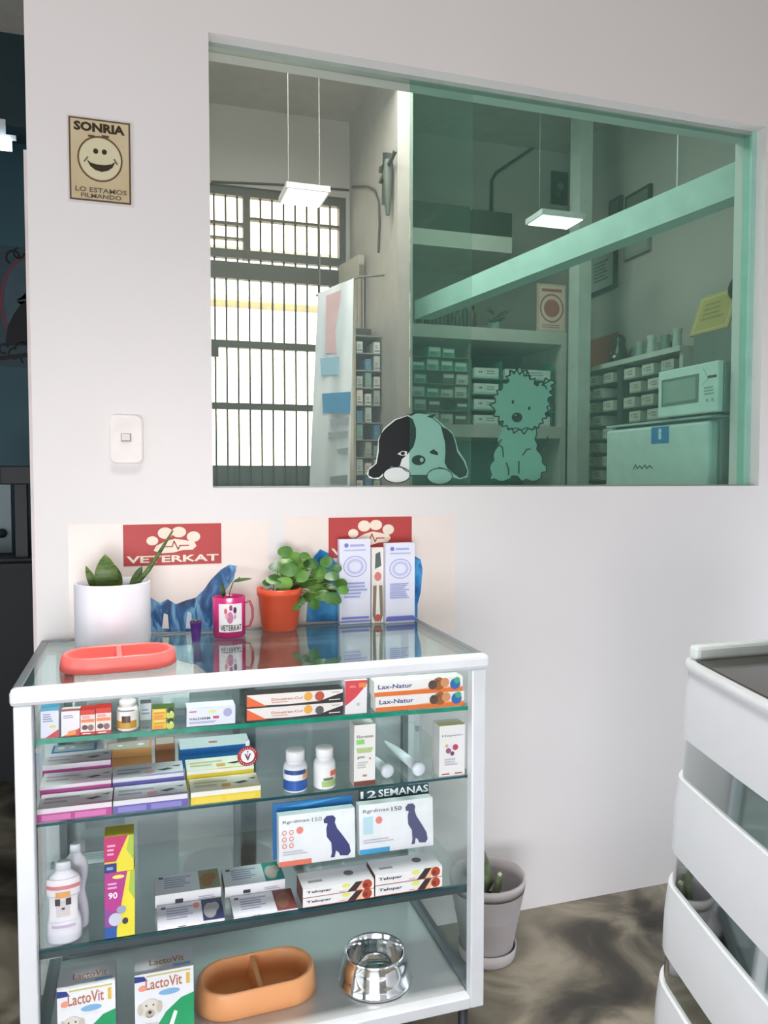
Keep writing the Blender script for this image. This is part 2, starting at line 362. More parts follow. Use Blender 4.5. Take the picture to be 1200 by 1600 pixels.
gpart('thin_rail', lambda mb: rail(mb, 391, 531, 346, 350)); gpart('thin_rail', lambda mb: rail(mb, 318, 380, 345, 350))
gpart('thin_rail', lambda mb: rail(mb, 318, 380, 369, 372))
def kick(mb):
    z = at(410, 727, Y=GY).z; x0 = WX0+.072; x1 = at(530, 700, Y=GY).x; k = 24
    pts = []
    for i in range(k+1):
        x = x0+(x1-x0)*i/k; pts.append((x, GY+.045+(.012 if i % 2 else 0)))
    pts = pts+[(x, y+.004) for x, y in pts[::-1]]
    mb.prism(pts, 'z', .02, z, M('#5f6f6a', .5, .2))
gpart('kick_sheet', kick)
gpart('lock', lambda mb: mb.box(at(328, 540, Y=GY).x, GY-.03, at(330, 558, Y=GY).z, at(341, 540, Y=GY).x, GY-.002, at(330, 537, Y=GY).z, M('#41453f', .4)))
# street and buildings beyond the gate
m = MB(); m.box(-8, 5.2, -.15, 12, 14, -.02, M('#b8b2a6', .9)); struct(m, 'ground')
FY = 9.0
t = empty('street_building', (2, FY, -.02), 'sunlit cream and orange house front across the street, behind the gate bars', 'building')
z1 = at(430, 470, Y=FY).z; z2 = at(430, 405, Y=FY).z
m = MB(); m.box(-7, 0, 0, 7, .4, z1, M('#fff3d2', .8)); m.build('lower_wall', t)
m = MB(); m.box(-7, .05, z1, 7, .4, z2+.15, M('#e8f4ff', .8)); m.build('middle_wall', t)
m = MB(); m.box(-7, 0, z2+.15, 7, .4, 7.5, M('#ffdcc0', .8)); m.build('upper_wall', t)
m = MB(); m.box(-7, -.08, z1-.03, 7, 0, z1+.04, M('#e7c89a', .8)); m.build('ledge', t)

# banner hanging beside the gate
BN = ramp_mat('banner_cloth', [(.35, '#dfe9ee'), (.6, '#f6fafc')], 5, .6, stretch=(1, 1, .4))
BY = 1.60
def wavy(mb, corners, Y, mat, th=.004, amp=.012, n=14):
    (xl0, y0), (xr0, y1), (xr1, y2), (xl1, y3) = corners
    A = []; B = []
    for j in range(9):
        v = j/8
        for i in range(n+1):
            u = i/n
            x = (xl0+(xr0-xl0)*u)*(1-v)+(xl1+(xr1-xl1)*u)*v; y = (y0+(y1-y0)*u)*(1-v)+(y3+(y2-y3)*u)*v
            p = at(x, y, Y=Y); d = amp*math.sin(u*9+v*2)
            A.append(p+Vector((0, d, 0))); B.append(p+Vector((0, d+th, 0)))
    w_ = n+1; fs = [(j*w_+i, j*w_+i+1, (j+1)*w_+i+1, (j+1)*w_+i) for j in range(8) for i in range(n)]
    mb.add(A, fs, mat, True); mb.add(B, [f[::-1] for f in fs], mat, True)
    k = 9*w_; V = A+B
    ed = [(i, i+1) for i in range(n)]+[(8*w_+i, 8*w_+i+1) for i in range(n)]+[(j*w_, (j+1)*w_) for j in range(8)]+[(j*w_+n, (j+1)*w_+n) for j in range(8)]
    mb.add(V, [(a, b, k+b, k+a) for a, b in ed], mat)
m = MB(); wavy(m, [(497, 458), (553, 434), (545, 775), (484, 775)], BY, BN)
def ppoly(mb, pts, Y, mat, k=1): mb.flat([at(x, y, Y=Y-LIFT*3*k) for x, y in pts], mat)
ppoly(m, [(510, 462), (533, 453), (524, 520), (526, 552), (508, 552)], BY-.014, M('#d9b6b8', .7))
for (x0, x1, y0, y1, c) in [(500, 530, 560, 586, '#9cc6da'), (503, 548, 615, 645, '#4f9bc8'), (515, 545, 655, 664, '#a9b4b6'), (512, 544, 676, 684, '#a9b4b6'), (526, 544, 702, 710, '#a9b4b6'), (515, 543, 745, 757, '#8f9b9c')]:
    ppoly(m, [(x0, y0), (x1, y0-3), (x1-1, y1), (x0+2, y1)], BY-.014, M(c, .7))
tag(m.build('banner'), 'white hanging banner with faded pink and blue print beside the gate', 'banner')
for v_ in (0,):
    o = bpy.data.objects['banner']; recenter(o)
hb = at(525, 440, Y=BY)
m = MB(); m.tube([at(494, 462, Y=BY+.03), at(560, 433, Y=BY+.03), Vector((pxl-.001, BY+.03, at(560, 433, Y=BY+.03).z+.02))], .006, M('#77786f', .5), 6)
m.tube([at(500, 459, Y=BY+.03), Vector((at(500, 459, Y=BY+.03).x, BY+.03, CEIL))], .003, M('#77786f', .5), 6)
tag(recenter(m.build('banner_rod')), 'thin grey rod holding the white banner', 'rod')
# door leaf standing open behind the banner
LX0 = at(530, 430, Y=FW-.10); LX1 = at(561, 395, Y=1.95)
t = empty('open_door_leaf', (LX0.x, LX0.y, 0), 'beige slotted door leaf standing open beside the gate', 'door')
dv = Vector((LX1.x-LX0.x, LX1.y-LX0.y, 0)); L = dv.length; zt = at(545, 415, Y=FW-.3).z
m = MB()
n = 5; bw = L/n
for i in range(n+1): m.box(max(0, i*bw-.018), 0, .02, min(L, i*bw+.018), .03, zt, M('#a8a497', .6))
m.box(0, -.002, zt-.06, L, .032, zt+.05, M('#b4b0a2', .6)); m.box(0, .012, .02, L, .02, zt-.06, M('#5d5c50', .6))
o = m.build('leaf', t); t.rotation_euler = (0, 0, math.atan2(dv.y, dv.x))

# ------ column of small cartons between the banner and the pier
ORD = ['first', 'second', 'third', 'fourth', 'fifth', 'sixth', 'seventh', 'eighth', 'ninth', 'tenth', 'eleventh', 'twelfth']
PAL = ['#c9cdbf', '#d8d3c6', '#7fa69a', '#b9c4ba', '#a8b3a4', '#3f86a5', '#cfd6cd']
def shelf_thing(name, x0, x1, Y0, Y1, zs, th, mat, label, cat='shelf', side=True, back=None):
    t = empty(name, ((x0+x1)/2, (Y0+Y1)/2, min(zs)-th), label, cat); L0 = t.location
    for z in zs:
        mm = MB(); mm.box(x0-L0.x, Y0-L0.y, z-th-L0.z, x1-L0.x, Y1-L0.y, z-L0.z, mat); mm.build('board', t)
    return t
rx0 = at(556, 600, Y=1.66).x; rx1 = pxl-.004
rows = [(768-27*k) for k in range(10)]
zs = [at(590, y, Y=1.66).z for y in rows]
t = empty('carton_rack', ((rx0+rx1)/2, 1.76, zs[0]-.5), 'narrow pale rack of cartons standing against the pier beside the banner', 'rack')
m = MB(); m.box(rx0-t.location.x-.012, -.1, -zs[0]+.5, rx0-t.location.x, .1, zs[-1]-t.location.z+.07, M('#a9aa9f', .6)); m.build('side_panel', t)
m = MB(); m.box(rx0-t.location.x, .09, -zs[0]+.5, rx1-t.location.x, .1, zs[-1]-t.location.z+.07, M('#4e5148', .6)); m.build('back_panel', t)
for z in zs:
    m = MB(); m.box(rx0-t.location.x, -.1, z-.006-t.location.z, rx1-t.location.x, .09, z-t.location.z, M('#8c8f84', .6)); m.build('shelf', t)
for r, z in enumerate(zs[:-1]):
    hgt = zs[r+1]-z-.012
    nn = 3; cw = (rx1-rx0)/nn
    for c in range(nn):
        if (r*2+c*3) % 5 == 4: continue
        col = PAL[(r*3+c*5) % 7]; a = rx0+c*cw+.006; b = a+cw-.014
        mm = MB(); mm.box(a, 1.665, z+.0006, b, 1.80, z+hgt*(.75+.25*((r+c) % 2)), M(col, .6))
        face_draw(mm, Vector((a, 1.665, z)), X_, Z_, -Y_, b-a, hgt*.7, [('r', '#6f8a84', .1, .15, .9, .3), ('lines', '#8b8f88', .15, .4, .85, .8, 2)])
        tag(recenter(mm.build('carton')), f'carton on the narrow rack beside the banner, {ORD[r]} tier up, {["left","middle","right"][c]} column', 'box', 'cartons on the narrow rack')

# ------ alcove shelves
SM = M('#c4c6bd', .6); AY = 1.80
ax0 = pxr+.002; ax1 = at(878, 520, Y=AY).x
def zat(y, x=760, Y=AY): return at(x, y, Y=Y).z
zA, zB, zC = zat(367), zat(512), zat(664)
EPS = .0006
thA = zat(367)-zat(392)
t = empty('alcove_shelving', ((ax0+ax1)/2, AY+.25, zC-.08), 'pale built-in shelving of three thick boards between the pier and the white post', 'shelf')
for z, x1_, th_ in ((zA, at(800, 370, Y=AY).x, thA), (zB, ax1, thA*.8), (zC, ax1, thA*.8)):
    m = MB(); m.box(ax0-t.location.x, -.25, z-th_-t.location.z, x1_-t.location.x, .248, z-t.location.z, SM); m.build('board', t)
m = MB(); m.box(ax0-t.location.x, .235, zC-t.location.z, ax1-t.location.x, .249, zB-t.location.z-.05, M('#2f7f72', .6, var=.15, scale=4)); m.build('back_panel', t)
m = MB(); m.box(ax0-t.location.x, .2, -t.location.z+.0, ax1-t.location.x, .249, zC-t.location.z-.06, M('#2b8574', .6, var=.15, scale=4)); m.build('lower_panel', t)
m = MB(); m.box(ax1-t.location.x, -.25, -t.location.z, ax1-t.location.x+.03, .249, zB-t.location.z, SM); m.build('side_panel', t)
def pbox(name, x0, x1, y0, y1, Y, dep, col, label, cat='box', group=None, shapes=None, base=None, top=None):
    """upright carton whose front face spans photo x0..x1, y0(top)..y1(bottom) on the plane Y"""
    xm = (x0+x1)/2
    zb = at(xm, y1, Y=Y).z if base is None else base+EPS; zt_ = at(xm, y0, Y=Y).z
    a = at(x0, (y0+y1)/2, Y=Y).x; b = at(x1, (y0+y1)/2, Y=Y).x
    mm = MB(); mm.box(a, Y, zb, b, Y+dep, zt_, M(col, .55) if isinstance(col, str) else col)
    if shapes: face_draw(mm, Vector((a, Y, zb)), X_, Z_, -Y_, b-a, zt_-zb, shapes)
    return tag(recenter(mm.build(name)), label, cat, group)
# shelf above the middle board: dark things and calendar
pbox('storage_case', 645, 735, 318, 367, AY+.05, .3, '#343a30', 'dark storage case on the top board of the alcove shelving', base=zA, shapes=[('p', '#454b3f', [(0, .0), (.5, .95), (.6, .95), (.15, 0)])])
pbox('storage_case', 738, 800, 330, 367, AY+.08, .3, '#3f463b', 'smaller dark case on the right of the top alcove board', base=zA)
for i, x in enumerate(range(652, 738, 12)):
    xm = at(x+4, 500, Y=AY+.06).x; zz = zB; hh = zat(466+(i % 3)*7, x)-zB
    mm = MB(); mm.lathe([(.017, EPS), (.018, .01), (.018, hh*.62), (.007, hh*.78), (.007, hh*.9), (.009, hh*.9), (.009, hh)], (xm, AY+.07, zz), M(['#2a231c', '#3b2a1e', '#1d2622', '#4a3b28'][i % 4], .3), 12)
    tag(recenter(mm.build('bottle')), f'dark little bottle on the middle alcove board, {ORD[i]} from the left', 'bottle', 'dark bottles in the alcove')
pbox('calendar', 840, 884, 444, 514, AY+.02, .012, '#d9b3a4', 'pinkish calendar card with a red round emblem standing on the middle alcove board', 'calendar', base=zB,
     shapes=[('r', '#e2c6b8', .06, .05, .94, .96), ('c', '#b5685e', .5, .5, .28), ('o', '#b5685e', .5, .5, .42, .3, .12), ('r', '#b5685e', .15, .84, .85, .9), ('lines', '#b58a80', .15, .08, .85, .17, 2)])
mm = MB(); px_ = at(775, 500, Y=AY+.1)
for k in range(16):
    a = random.uniform(0, 2*PI); r = random.uniform(.02, .06); zc = zB+random.uniform(.04, .12)
    c = Vector((px_.x+r*math.cos(a), AY+.12+r*math.sin(a), zc)); d = Vector((math.cos(a), math.sin(a), .4))*.035; q = Vector((-math.sin(a), math.cos(a), 0))*.014
    mm.add([c-d, c+q, c+d, c-q, c+Vector((0, 0, .003))], [(0, 1, 4), (1, 2, 4), (2, 3, 4), (3, 0, 4), (3, 2, 1, 0)], M('#5d8c74', .5))
t = empty('trailing_plant', (px_.x, AY+.12, zB+EPS), 'small green trailing plant in the alcove beside the pink calendar', 'plant')
o = mm.build('foliage'); o.data.transform(Matrix.Translation(-t.location)); o.parent = t
mm = MB(); mm.lathe([(.025, 0), (.035, .05), (.033, .055), (.0, .05)], (0, 0, 0), M('#8fa79a', .5), 16); mm.build('pot', t)
# cartons stacked in the alcove, lower compartment
TE = '#3b9d86'
cart = [  # x0,x1,ytop,ybottom,colour,band
    (641, 668, 523, 545, '#4fae95'), (678, 706, 525, 547, '#57b199'), (712, 734, 532, 550, '#2f6b57'),
    (660, 684, 545, 568, '#7cc0ae'), (702, 726, 547, 571, '#82bfab'), (634, 655, 570, 628, '#c3c9bb'), (657, 682, 572, 595, '#cbbfb0'),
    (684, 704, 575, 598, '#8fb5a5'), (708, 733, 572, 580, '#26302a'), (656, 680, 597, 620, '#cdd3c6'), (684, 703, 600, 620, '#2a3b40'),
    (706, 732, 585, 600, '#bcc5b4'), (700, 728, 606, 623, '#c8cfc0'), (634, 662, 632, 652, '#b7c7bd'), (664, 700, 628, 648, '#d0d5c9'), (704, 732, 628, 645, '#7e6a5b')]
# individual shallow ledges carry these cartons
lz = sorted(set([c[3] for c in cart]))
comp = empty('carton_organiser', ((at(634, 600, Y=AY).x+at(735, 600, Y=AY).x)/2, AY+.14, zC+EPS), 'open-fronted pale organiser full of small cartons on the lowest alcove board', 'organiser')
L0 = comp.location; ox0 = at(646, 600, Y=AY).x; ox1 = at(735, 600, Y=AY).x
tiers = [zC+.004+(zB-.10-zC)*k/6 for k in range(6)]
for z in tiers[1:]:
    m = MB(); m.box(ox0-L0.x, -.12, z-.004-L0.z, ox1-L0.x, .08, z-L0.z, M('#7b8478', .6)); m.build('tier', comp)
m = MB(); m.box(ox0-L0.x-.004, -.12, .0, ox0-L0.x, .09, tiers[-1]-L0.z+.078, M('#9aa196', .6)); m.build('side_panel', comp)
m = MB(); m.box(ox1-L0.x, -.12, .0, ox1-L0.x+.004, .09, tiers[-1]-L0.z+.078, M('#9aa196', .6)); m.build('side_panel', comp)
m = MB(); m.box(ox0-L0.x, .08, .0, ox1-L0.x, .09, tiers[-1]-L0.z+.078, M('#3a4a40', .6)); m.build('back_panel', comp)
cc = ['#4fae95', '#57b199', '#2f6b57', '#cbd0c4', '#8fb5a5', '#cdbfae', '#c8cfc0', '#3a4b48', '#b9c9bd', '#7e6a5b', '#d6d8cf']
th_t = tiers[2]-tiers[1]
for r, z in enumerate(tiers):
    zb = z
    k = 4; cw = (ox1-ox0)/k
    for c in range(k):
        if (r+c*2) % 6 == 5: continue
        a = ox0+c*cw+.004+(.01 if r % 2 else 0); b = min(a+cw-.012, ox1-.002); hh = (th_t-.012)*(.72+.28*((r*7+c*3) % 4)/3); col = cc[(r*4+c*3+(0 if r < 4 else 7)) % 11] if r < 4 else ['#4fae95', '#7cc0ae'][c % 2]
        mm = MB(); mm.box(a, AY+.03, zb+.0006, b, AY+.2, zb+hh, M(col, .55)); face_draw(mm, Vector((a, AY+.03, zb)), X_, Z_, -Y_, b-a, hh, [('r', '#d9e3da', .08, .55, .92, .88), ('lines', '#50665c', .12, .12, .85, .5, 3)])
        tag(recenter(mm.build('medicine_box')), f'medicine carton in the alcove organiser, {ORD[r]} tier up, {ORD[c]} from the left', 'box', 'cartons in the alcove organiser')
# long white cartons on the right half of the compartment
rowy = [(568, 586), (596, 612), (619, 636), (641, 657)]
x_a, x_b = at(738, 600, Y=AY+.02).x, at(866, 600, Y=AY+.02).x
zz = [at(800, b, Y=AY+.02).z for a, b in rowy]; 
t = empty('tray_stand', ((x_a+x_b)/2, AY+.1, zC+EPS), 'teal tiered stand of long white cartons behind the seated puppy sticker', 'stand')
levels = [zC+(at(800, 567, Y=AY).z-zC)*k/4 for k in range(4)]
for z in levels[1:]:
    m = MB(); m.box(x_a-t.location.x, -.08, z-.008-t.location.z, x_b-t.location.x, .1, z-t.location.z, M('#2f8a78', .5)); m.build('tier', t)
for xx in (x_a, x_b-.006, x_a+(x_b-x_a)*.36):
    m = MB(); m.box(xx-t.location.x, -.06, 0, xx-t.location.x+.006, .1, levels[-1]-t.location.z+.1, M('#2f8a78', .5)); m.build('upright', t)
for r, z in enumerate(levels):
    for c, (u0, u1) in enumerate(((.02, .33), (.39, .97))):
        a = x_a+(x_b-x_a)*u0+.006; b = x_a+(x_b-x_a)*u1-.004; hh = (levels[1]-levels[0])*.66
        mm = MB(); mm.box(a, AY+.03, z+.0006, b, AY+.18, z+hh, M('#dfeae4', .5)); face_draw(mm, Vector((a, AY+.03, z)), X_, Z_, -Y_, b-a, hh, [('r', '#bcd0c8', .02, .05, .98, .2), ('c', '#4f7268', .2, .6, .03), ('c', '#22332f', .28, .6, .035), ('lines', '#8fb0a5', .5, .35, .9, .8, 2)])
        tag(recenter(mm.build('long_carton')), f'long white carton on the teal stand, {ORD[r]} tier up, {["left short one", "right long one"][c]}', 'box', 'long white cartons')

# post, beam, hanging cord
PY = 1.55
a, b = at(914, 300, Y=PY).x, at(939, 300, Y=PY).x
m = MB(); m.box(a-.03, PY, 0, a+.045, PY+.1, CEIL, M('#c3cbc2', .6)); struct(m, 'trim_3')
t = empty('ceiling_beam', (2.0, 1.0, 2.3), 'pale diagonal beam crossing the upper right of the inner room', 'beam')
e1 = (at(1205, 228, Y=.24), at(1205, 284, Y=.24)); e2 = (at(648, 470, Y=1.44+.2), at(648, 499, Y=1.44+.2))
for e in (e2,): pass
dirv = Vector((.09, -.02, 0))
ring = lambda e: [e[1], e[1]+dirv, e[0]+dirv, e[0]]
m = MB(); m.loft([ring(e1), ring(e2)], M('#c5e3da', .5), False); o = m.build('beam_body'); o.data.transform(Matrix.Translation(-t.location)); o.parent = t
m = MB(); q1 = at(1200, 300, Y=.2)
p0 = at(1058, 305, Y=.75); m.tube([p0, Vector((p0.x, p0.y, CEIL))], .004, M('#e8ece6', .5), 6)
tag(recenter(m.build('hanging_cord')), 'thin white cord hanging from the ceiling above the pale beam', 'cord')
m = MB(); p0 = at(1193, 600, Y=.30)

# things hung on the right inner wall (plane X)
RX = 2.598
def xquad(mb, pts, x, th, mat):
    a = [at(u, v, X=x) for u, v in pts]; zt_ = (a[0].z+a[1].z)/2; zb_ = (a[2].z+a[3].z)/2
    y0 = (a[0].y+a[3].y)/2; y1 = (a[1].y+a[2].y)/2
    mb.box(x-th, min(y0, y1), zb_, x, max(y0, y1), zt_, mat); return (max(y0, y1), min(y0, y1), zb_, zt_)
def framed(name, pts, fr, inner, label, cat='picture', shapes=None, th=.02):
    t = None; mm = MB(); yf, yn, zb_, zt_ = xquad(mm, pts, RX, th, M(fr, .5)); 
    o = recenter(mm.build('frame')); loc = o.location.copy(); t = empty(name, loc, label, cat); o.parent = t; o.location = (0, 0, 0)
    mm = MB(); b = .018
    face_draw(mm, Vector((RX-th, yf-b, zb_+b)), -Y_, Z_, -X_, (yf-yn)-2*b, (zt_-zb_)-2*b, [('r', inner, 0, 0, 1, 1)]+(shapes or []))
    o = mm.build('print'); o.data.transform(Matrix.Translation(-loc)); o.parent = t
framed('framed_certificate', [(925, 400), (965, 383), (966, 452), (926, 460)], '#4b5450', '#a9b3aa', 'thin dark framed certificate on the wall below the diagonal beam', shapes=[('lines', '#6e7973', .15, .2, .85, .8, 6)])
framed('framed_print', [(978, 372), (1019, 348), (1018, 395), (978, 404)], '#8d958d', '#98a098', 'plain grey framed print right of the dark certificate, just below the beam')
framed('framed_print', [(981, 306), (1020, 290), (1020, 330), (981, 345)], '#3b443c', '#6d766b', 'dark framed print partly above the diagonal beam')
framed('framed_print', [(955, 315), (974, 306), (974, 345), (956, 352)], '#454c45', '#5f685f', 'small dark framed print left of the larger one above the beam')
m = MB(); a = at(863, 268, Y=FW); b = at(889, 322, Y=FW)
b.x = min(b.x, 2.594); a.x -= .01; m.box(a.x, FW-.015, b.z, b.x, FW, a.z, M('#2f3d33', .5)); face_draw(m, Vector((a.x, FW-.015, b.z)), X_, Z_, -Y_, b.x-a.x, a.z-b.z, [('c', '#6d7a6c', .55, .55, .22), ('c', '#4f5c50', .4, .3, .18)])
tag(recenter(m.build('dark_picture')), 'small dark picture high on the wall above the second lamp reflection', 'picture')
# tray shelf unit
UX = 2.42
yF = at(890, 650, X=UX).y; yN = at(1066, 620, X=UX).y; zT = at(1066, 540, X=UX).z; zBt = at(1066, 745, X=UX).z-.12
ym = (yF+yN)/2
t = empty('tray_shelf_unit', (UX+.09, ym, zBt), 'white framed shelf unit filled with rows of cartons behind the appliances', 'shelf'); L0 = t.location
UW = M('#ccd3c9', .5); UD = M('#4c5248', .6)
def up(name, x0, y0, z0, x1, y1, z1, mat):
    mm = MB(); mm.box(x0-L0.x, y0-L0.y, z0-L0.z, x1-L0.x, y1-L0.y, z1-L0.z, mat); return mm.build(name, t)
up('top_board', UX-.02, yN, zT-.025, RX, yF, zT, UW); up('bottom_board', UX-.02, yN, zBt, RX, yF, zBt+.025, UW)
up('side_panel', UX, yN, zBt+.025, RX, yN+.025, zT-.025, UW); up('side_panel', UX, yF-.025, zBt+.025, RX, yF, zT-.025, UW)
up('divider', UX, ym-.02, zBt+.025, RX, ym+.02, zT-.025, UD); up('back_panel', RX-.03, yN+.025, zBt+.025, RX-.001, yF-.025, zT-.025, M('#6b6a58', .6))
nr = 9; ph = (zT-.025-zBt-.03)/nr
for r in range(nr):
    zb = zBt+.025+ph*r
    if r: up('tier', UX+.01, yN+.025, zb-.006, RX-.03, yF-.025, zb, UD)
    for h_, (ya, yb) in enumerate(((yF-.025, ym+.02), (ym-.02, yN+.025))):
        for c in range(3):
            cw = (ya-yb)/3; y1_ = ya-c*cw-.012-(.05 if r % 2 else 0); y0_ = y1_-cw*.62
            if y0_ < yb+.004: continue
            mm = MB(); mm.box(UX+.004, y0_, zb+.002, UX+.11, y1_, zb+ph*.74, M(['#d5d8cb', '#c6cabd', '#dcdccf'][(r+c) % 3], .55))
            face_draw(mm, Vector((UX+.004, y1_, zb)), -Y_, Z_, -X_, y1_-y0_, ph*.74, [('r', '#a9b0a2', .0, .0, 1, .15), ('c', '#7b8578', .2, .6, .05), ('lines', '#98a093', .35, .3, .9, .8, 2)])
            tag(recenter(mm.build('medicine_box')), f'pale carton in the white shelf unit, {ORD[r]} row up, {["left", "right"][h_]} half, {["first", "second", "third"][c]} across', 'box', 'cartons in the white shelf unit')
# ornaments on the unit
m = MB(); m.box(UX+.14, at(965, 480, X=UX+.14).y, zT, UX+.15, at(910, 520, X=UX+.14).y, zT+.2, M('#a5604c', .6)); tag(recenter(m.build('red_card')), 'tall brick-red card standing on the white shelf unit', 'card')
t = empty('cat_figurine', (UX+.05, at(968, 550, X=UX+.05).y, zT), 'black and white spotted figurine on the shelf unit beside the red card', 'figurine')
m = MB(); m.lathe([(.05, 0), (.055, .02), (.04, .07), (.03, .1), (.034, .125), (.02, .15), (0, .155)], (0, 0, 0), M('#2a302c', .3), 16); m.build('body', t)
m = MB(); [m.lathe([(0, -.012), (.012, 0), (0, .012)], (-.045+.01*k, -.02+.025*(k % 3), .03+.025*(k//2)), WHITE, 8) for k in range(6)]; m.build('spot', t)
for k, xx in enumerate((1000, 1018, 1040, 1058)):
    yy = at(xx, 540, X=UX+.05).y
    m = MB(); m.lathe([(.022, 0), (.024, .01), (.02, .06+.015*(k % 2)), (.026, .075+.015*(k % 2)), (.024, .085+.015*(k % 2))], (UX+.05, yy, zT), M(['#9fb0a6', '#c9d2c9', '#7f948a', '#b4c2b8'][k], .15), 14)
    tag(recenter(m.build('glass_cup')), f'small glass cup on the white shelf unit, {ORD[k]} from the left', 'cup', 'cups on the shelf unit')
def leaning(name, pts, x, lean, mat, label, shapes, cat='certificate'):
    a = [at(u, v, X=x) for u, v in pts]; yf = (a[0].y+a[3].y)/2; yn = (a[1].y+a[2].y)/2; zb_ = (a[2].z+a[3].z)/2; zt_ = (a[0].z+a[1].z)/2
    mm = MB(); Hh = zt_-zb_; W_ = yf-yn
    up_ = Vector((lean, 0, 1)).normalized(); nn = Vector((-1, 0, lean)).normalized()
    O = Vector((x, yf, zb_)); c = [O, O-Y_*W_, O-Y_*W_+up_*Hh, O+up_*Hh]; b = [p-nn*.008 for p in c]
    mm.add(c+b, [(0, 1, 2, 3), (7, 6, 5, 4), (0, 4, 5, 1), (1, 5, 6, 2), (2, 6, 7, 3), (3, 7, 4, 0)], mat)
    face_draw(mm, O, -Y_, up_, nn, W_, Hh, shapes); return tag(recenter(mm.build(name)), label, cat), zb_
o, _ = leaning('grey_certificate', [(977, 480), (1040, 463), (1037, 500), (973, 512)], UX+.10, .5, M('#9ba39a', .5), 'grey certificate leaning back above the glass cups', [('lines', '#7a837a', .15, .2, .85, .8, 4)])
o.location.z = zT
# refrigerator, microwave, box
FX = 1.955
fy0 = at(1108, 700, X=FX).y; fy1 = at(946, 700, X=FX).y; fz = at(1020, 661, X=FX).z
t = empty('refrigerator', ((FX+RX-.2)/2, (fy0+fy1)/2, 0), 'white refrigerator with a blue square sticker, below the microwave', 'refrigerator'); L0 = t.location
FRW = M('#cfe6e0', .35)
def up(name, x0, y0, z0, x1, y1, z1, mat, bev=0):
    mm = MB(); mm.box(x0-L0.x, y0-L0.y, z0-L0.z, x1-L0.x, y1-L0.y, z1-L0.z, mat, bev); return mm.build(name, t)
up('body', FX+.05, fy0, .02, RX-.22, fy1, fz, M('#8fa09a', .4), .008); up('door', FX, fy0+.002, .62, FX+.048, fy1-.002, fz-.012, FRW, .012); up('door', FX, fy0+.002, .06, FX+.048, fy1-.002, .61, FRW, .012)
up('top_trim', FX+.005, fy0-.003, fz, RX-.24, fy1+.003, fz+.008, M('#b9cdc7', .4))
mm = MB(); s0 = at(1018, 668, X=FX); s1 = at(1045, 692, X=FX)
face_draw(mm, Vector((FX-.0005, s0.y, s1.z)), -Y_, Z_, -X_, s0.y-s1.y, s0.z-s1.z, [('r', '#2f86c6', 0, 0, 1, 1), ('r', '#dfeef6', .42, .25, .58, .6), ('c', '#dfeef6', .5, .75, .09)])
o = mm.build('sticker'); o.data.transform(Matrix.Translation(-L0)); o.parent = t; o['label'] = 'blue square sticker'
mm = MB(); s0 = at(990, 725, X=FX); s1 = at(1020, 735, X=FX)
face_draw(mm, Vector((FX-.0005, s0.y, s1.z)), -Y_, Z_, -X_, s0.y-s1.y, s0.z-s1.z, [('l', '#5f7a74', [(0, .2), (.12, .9), (.2, .3), (.34, .7), (.45, .3), (.6, .8), (.7, .3), (.85, .7), (1, .3)], .05)])
o = mm.build('wordmark'); o.data.transform(Matrix.Translation(-L0)); o.parent = t; o['label'] = 'small grey illegible wordmark'
mm = MB(); hh = at(1148, 722, Y=fy0-.004)
mm.tube([(hh.x-L0.x+.0, fy0-L0.y-.008, hh.z-L0.z+.05), (hh.x-L0.x+.014, fy0-L0.y-.012, hh.z-L0.z+.025), (hh.x-L0.x-.006, fy0-L0.y-.012, hh.z-L0.z-.01), (hh.x-L0.x+.004, fy0-L0.y-.008, hh.z-L0.z-.035)], .004, INK, 8); mm.build('hook', t)
MX = 1.945
my1 = at(1028, 620, X=MX).y; my0 = max(.155, at(1142, 620, X=MX).y); mz0 = fz+.008; mz1 = at(1085, 570, X=MX).z
t = empty('microwave_oven', (MX+.17, (my0+my1)/2, mz0), 'white microwave oven standing on the refrigerator', 'microwave'); L0 = t.location
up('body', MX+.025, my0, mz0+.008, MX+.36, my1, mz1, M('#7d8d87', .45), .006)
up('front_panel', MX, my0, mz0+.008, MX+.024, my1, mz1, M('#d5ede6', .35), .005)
W_ = my1-my0
up('door_window', MX-.003, my1-W_*.66, mz0+.06, MX+.002, my1-W_*.10, mz1-.045, M('#8fa69c', .2), .002)
up('window_frame', MX-.0015, my1-W_*.70, mz0+.05, MX+.001, my1-W_*.07, mz1-.035, M('#6f827b', .3))
for k in range(4): up('foot', MX+.03+.28*(k % 2), my0+.03+(W_-.08)*(k//2), mz0, MX+.05+.28*(k % 2), my0+.05+(W_-.08)*(k//2), mz0+.009, DARK)
mm = MB(); O = Vector((MX, my1-W_*.74, mz0+.01)); 
face_draw(mm, O, -Y_, Z_, -X_, W_*.24, mz1-mz0-.02, [('l', '#a8c4bb', [(.1, .95), (.45, .72), (.1, .6)], .05), ('l', '#35443f', [(.45, .74), (.95, .74)], .12), ('c', '#9ab5ac', .4, .25, .08), ('c', '#9ab5ac', .75, .25, .08), ('lines', '#9ab5ac', .2, .35, .9, .55, 3)])
o = mm.build('controls'); o.data.transform(Matrix.Translation(-L0)); o.parent = t
